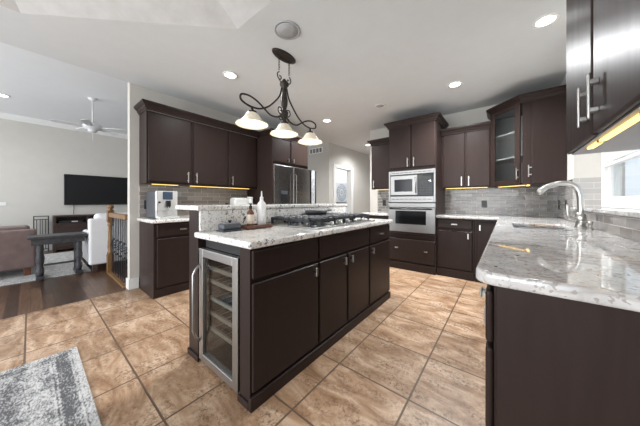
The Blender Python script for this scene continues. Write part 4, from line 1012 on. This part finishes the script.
for a, b2, h in ((0.36, 0.84, 0.80), (1.22, 1.705, 1.26)):
    d = obj('door', B(x1 - 0.018, x1, a, b2, 0.095, 0.615, 0.004), STANDW, ts); obj('knob', lathe(bmesh.new(), [(0.012, 0), (0.016, 0.012), (0, 0.016)], x1, h, 12, 'X', base=(0, 0, 0.4)), BRONZE, d)
rv = thing('media_box', 'flat black media box on the stand open shelf', 'electronics', (-8.0, 0.6, 0.646))
obj('case', B(-8.18, -7.92, 0.40, 0.80, 0.6455, 0.70, 0.005), BLACK, rv); obj('front_panel', B(-7.922, -7.918, 0.60, 0.70, 0.66, 0.685, 0.001, 1), SILVER, rv)
mf = thing('iron_screen', 'small black iron frame screen leaning by the wall left of the media stand', 'screen', (-8.2, 0.15, 0))
bm = bmesh.new(); ya, yb = 0.035, 0.265
for a, b2, c, d in ((ya, ya + 0.018, 0, 0.815), (yb - 0.018, yb, 0, 0.815), (ya, yb, 0.797, 0.815), (ya, yb, 0.725, 0.74), (ya, yb, 0.05, 0.065)): box(bm, -8.21, -8.19, a, b2, c, d, 0.002, 1)
obj('frame', bm, IRON, mf)
for y in (0.085, 0.135, 0.165, 0.215): obj('bar', B(-8.205, -8.195, y - 0.006, y + 0.006, 0.06, 0.73), IRON, mf)
for y in (ya + 0.009, yb - 0.009): obj('foot', B(-8.27, -8.13, y - 0.009, y + 0.009, 0, 0.018), IRON, mf)
tag(obj('wall_switch', B(XT + 0.0005, XT + 0.008, -0.44, -0.325, 1.055, 1.125, 0.002), WPLAS), 'white switch plate on the living room wall at the left edge', 'switch')
# ceiling fan
fx, fy = -5.82, 0.70
fn_ = thing('ceiling_fan', 'white five-blade ceiling fan on a long rod in the living room', 'fan', (fx, fy, 3.0))
obj('canopy', lathe(bmesh.new(), [(0.065, 2.999), (0.065, 2.985), (0.03, 2.95), (0.014, 2.945), (0, 2.945)], fx, fy, 24), FANM, fn_)
obj('rod', tube(bmesh.new(), [(fx, fy, 2.95), (fx, fy, 2.54)], 0.012, 12), FANM, fn_)
obj('motor', lathe(bmesh.new(), [(0.02, 2.56), (0.05, 2.55), (0.11, 2.53), (0.135, 2.50), (0.13, 2.455), (0.07, 2.44), (0.06, 2.41), (0.05, 2.39), (0, 2.385)], fx, fy, 28), FANM, fn_)
for k in range(5):
    a = math.radians(54 + 72 * k); bm = bmesh.new(); t_ = bmesh.new()
    pts = [(0.15, -0.04), (0.26, -0.05), (0.45, -0.056), (0.49, -0.04), (0.50, 0), (0.49, 0.04), (0.45, 0.056), (0.26, 0.05), (0.15, 0.04)]
    prism(t_, pts, -0.004, 0.004)
    merge(bm, t_, Matrix.Translation((fx, fy, 2.475)) @ Matrix.Rotation(a, 4, 'Z') @ Matrix.Rotation(math.radians(12), 4, 'X'))
    bl_ = obj('blade', bm, FANM, fn_)
    bm = bmesh.new(); t_ = bmesh.new(); box(t_, 0.10, 0.24, -0.018, 0.018, -0.006, 0.0, 0.002); merge(bm, t_, Matrix.Translation((fx, fy, 2.468)) @ Matrix.Rotation(a, 4, 'Z')); obj('blade_bracket', bm, FANM, bl_)
obj('pull_chain', tube(bmesh.new(), [(fx + 0.02, fy, 2.39), (fx + 0.02, fy, 2.24)], 0.004, 6), FANM, fn_)
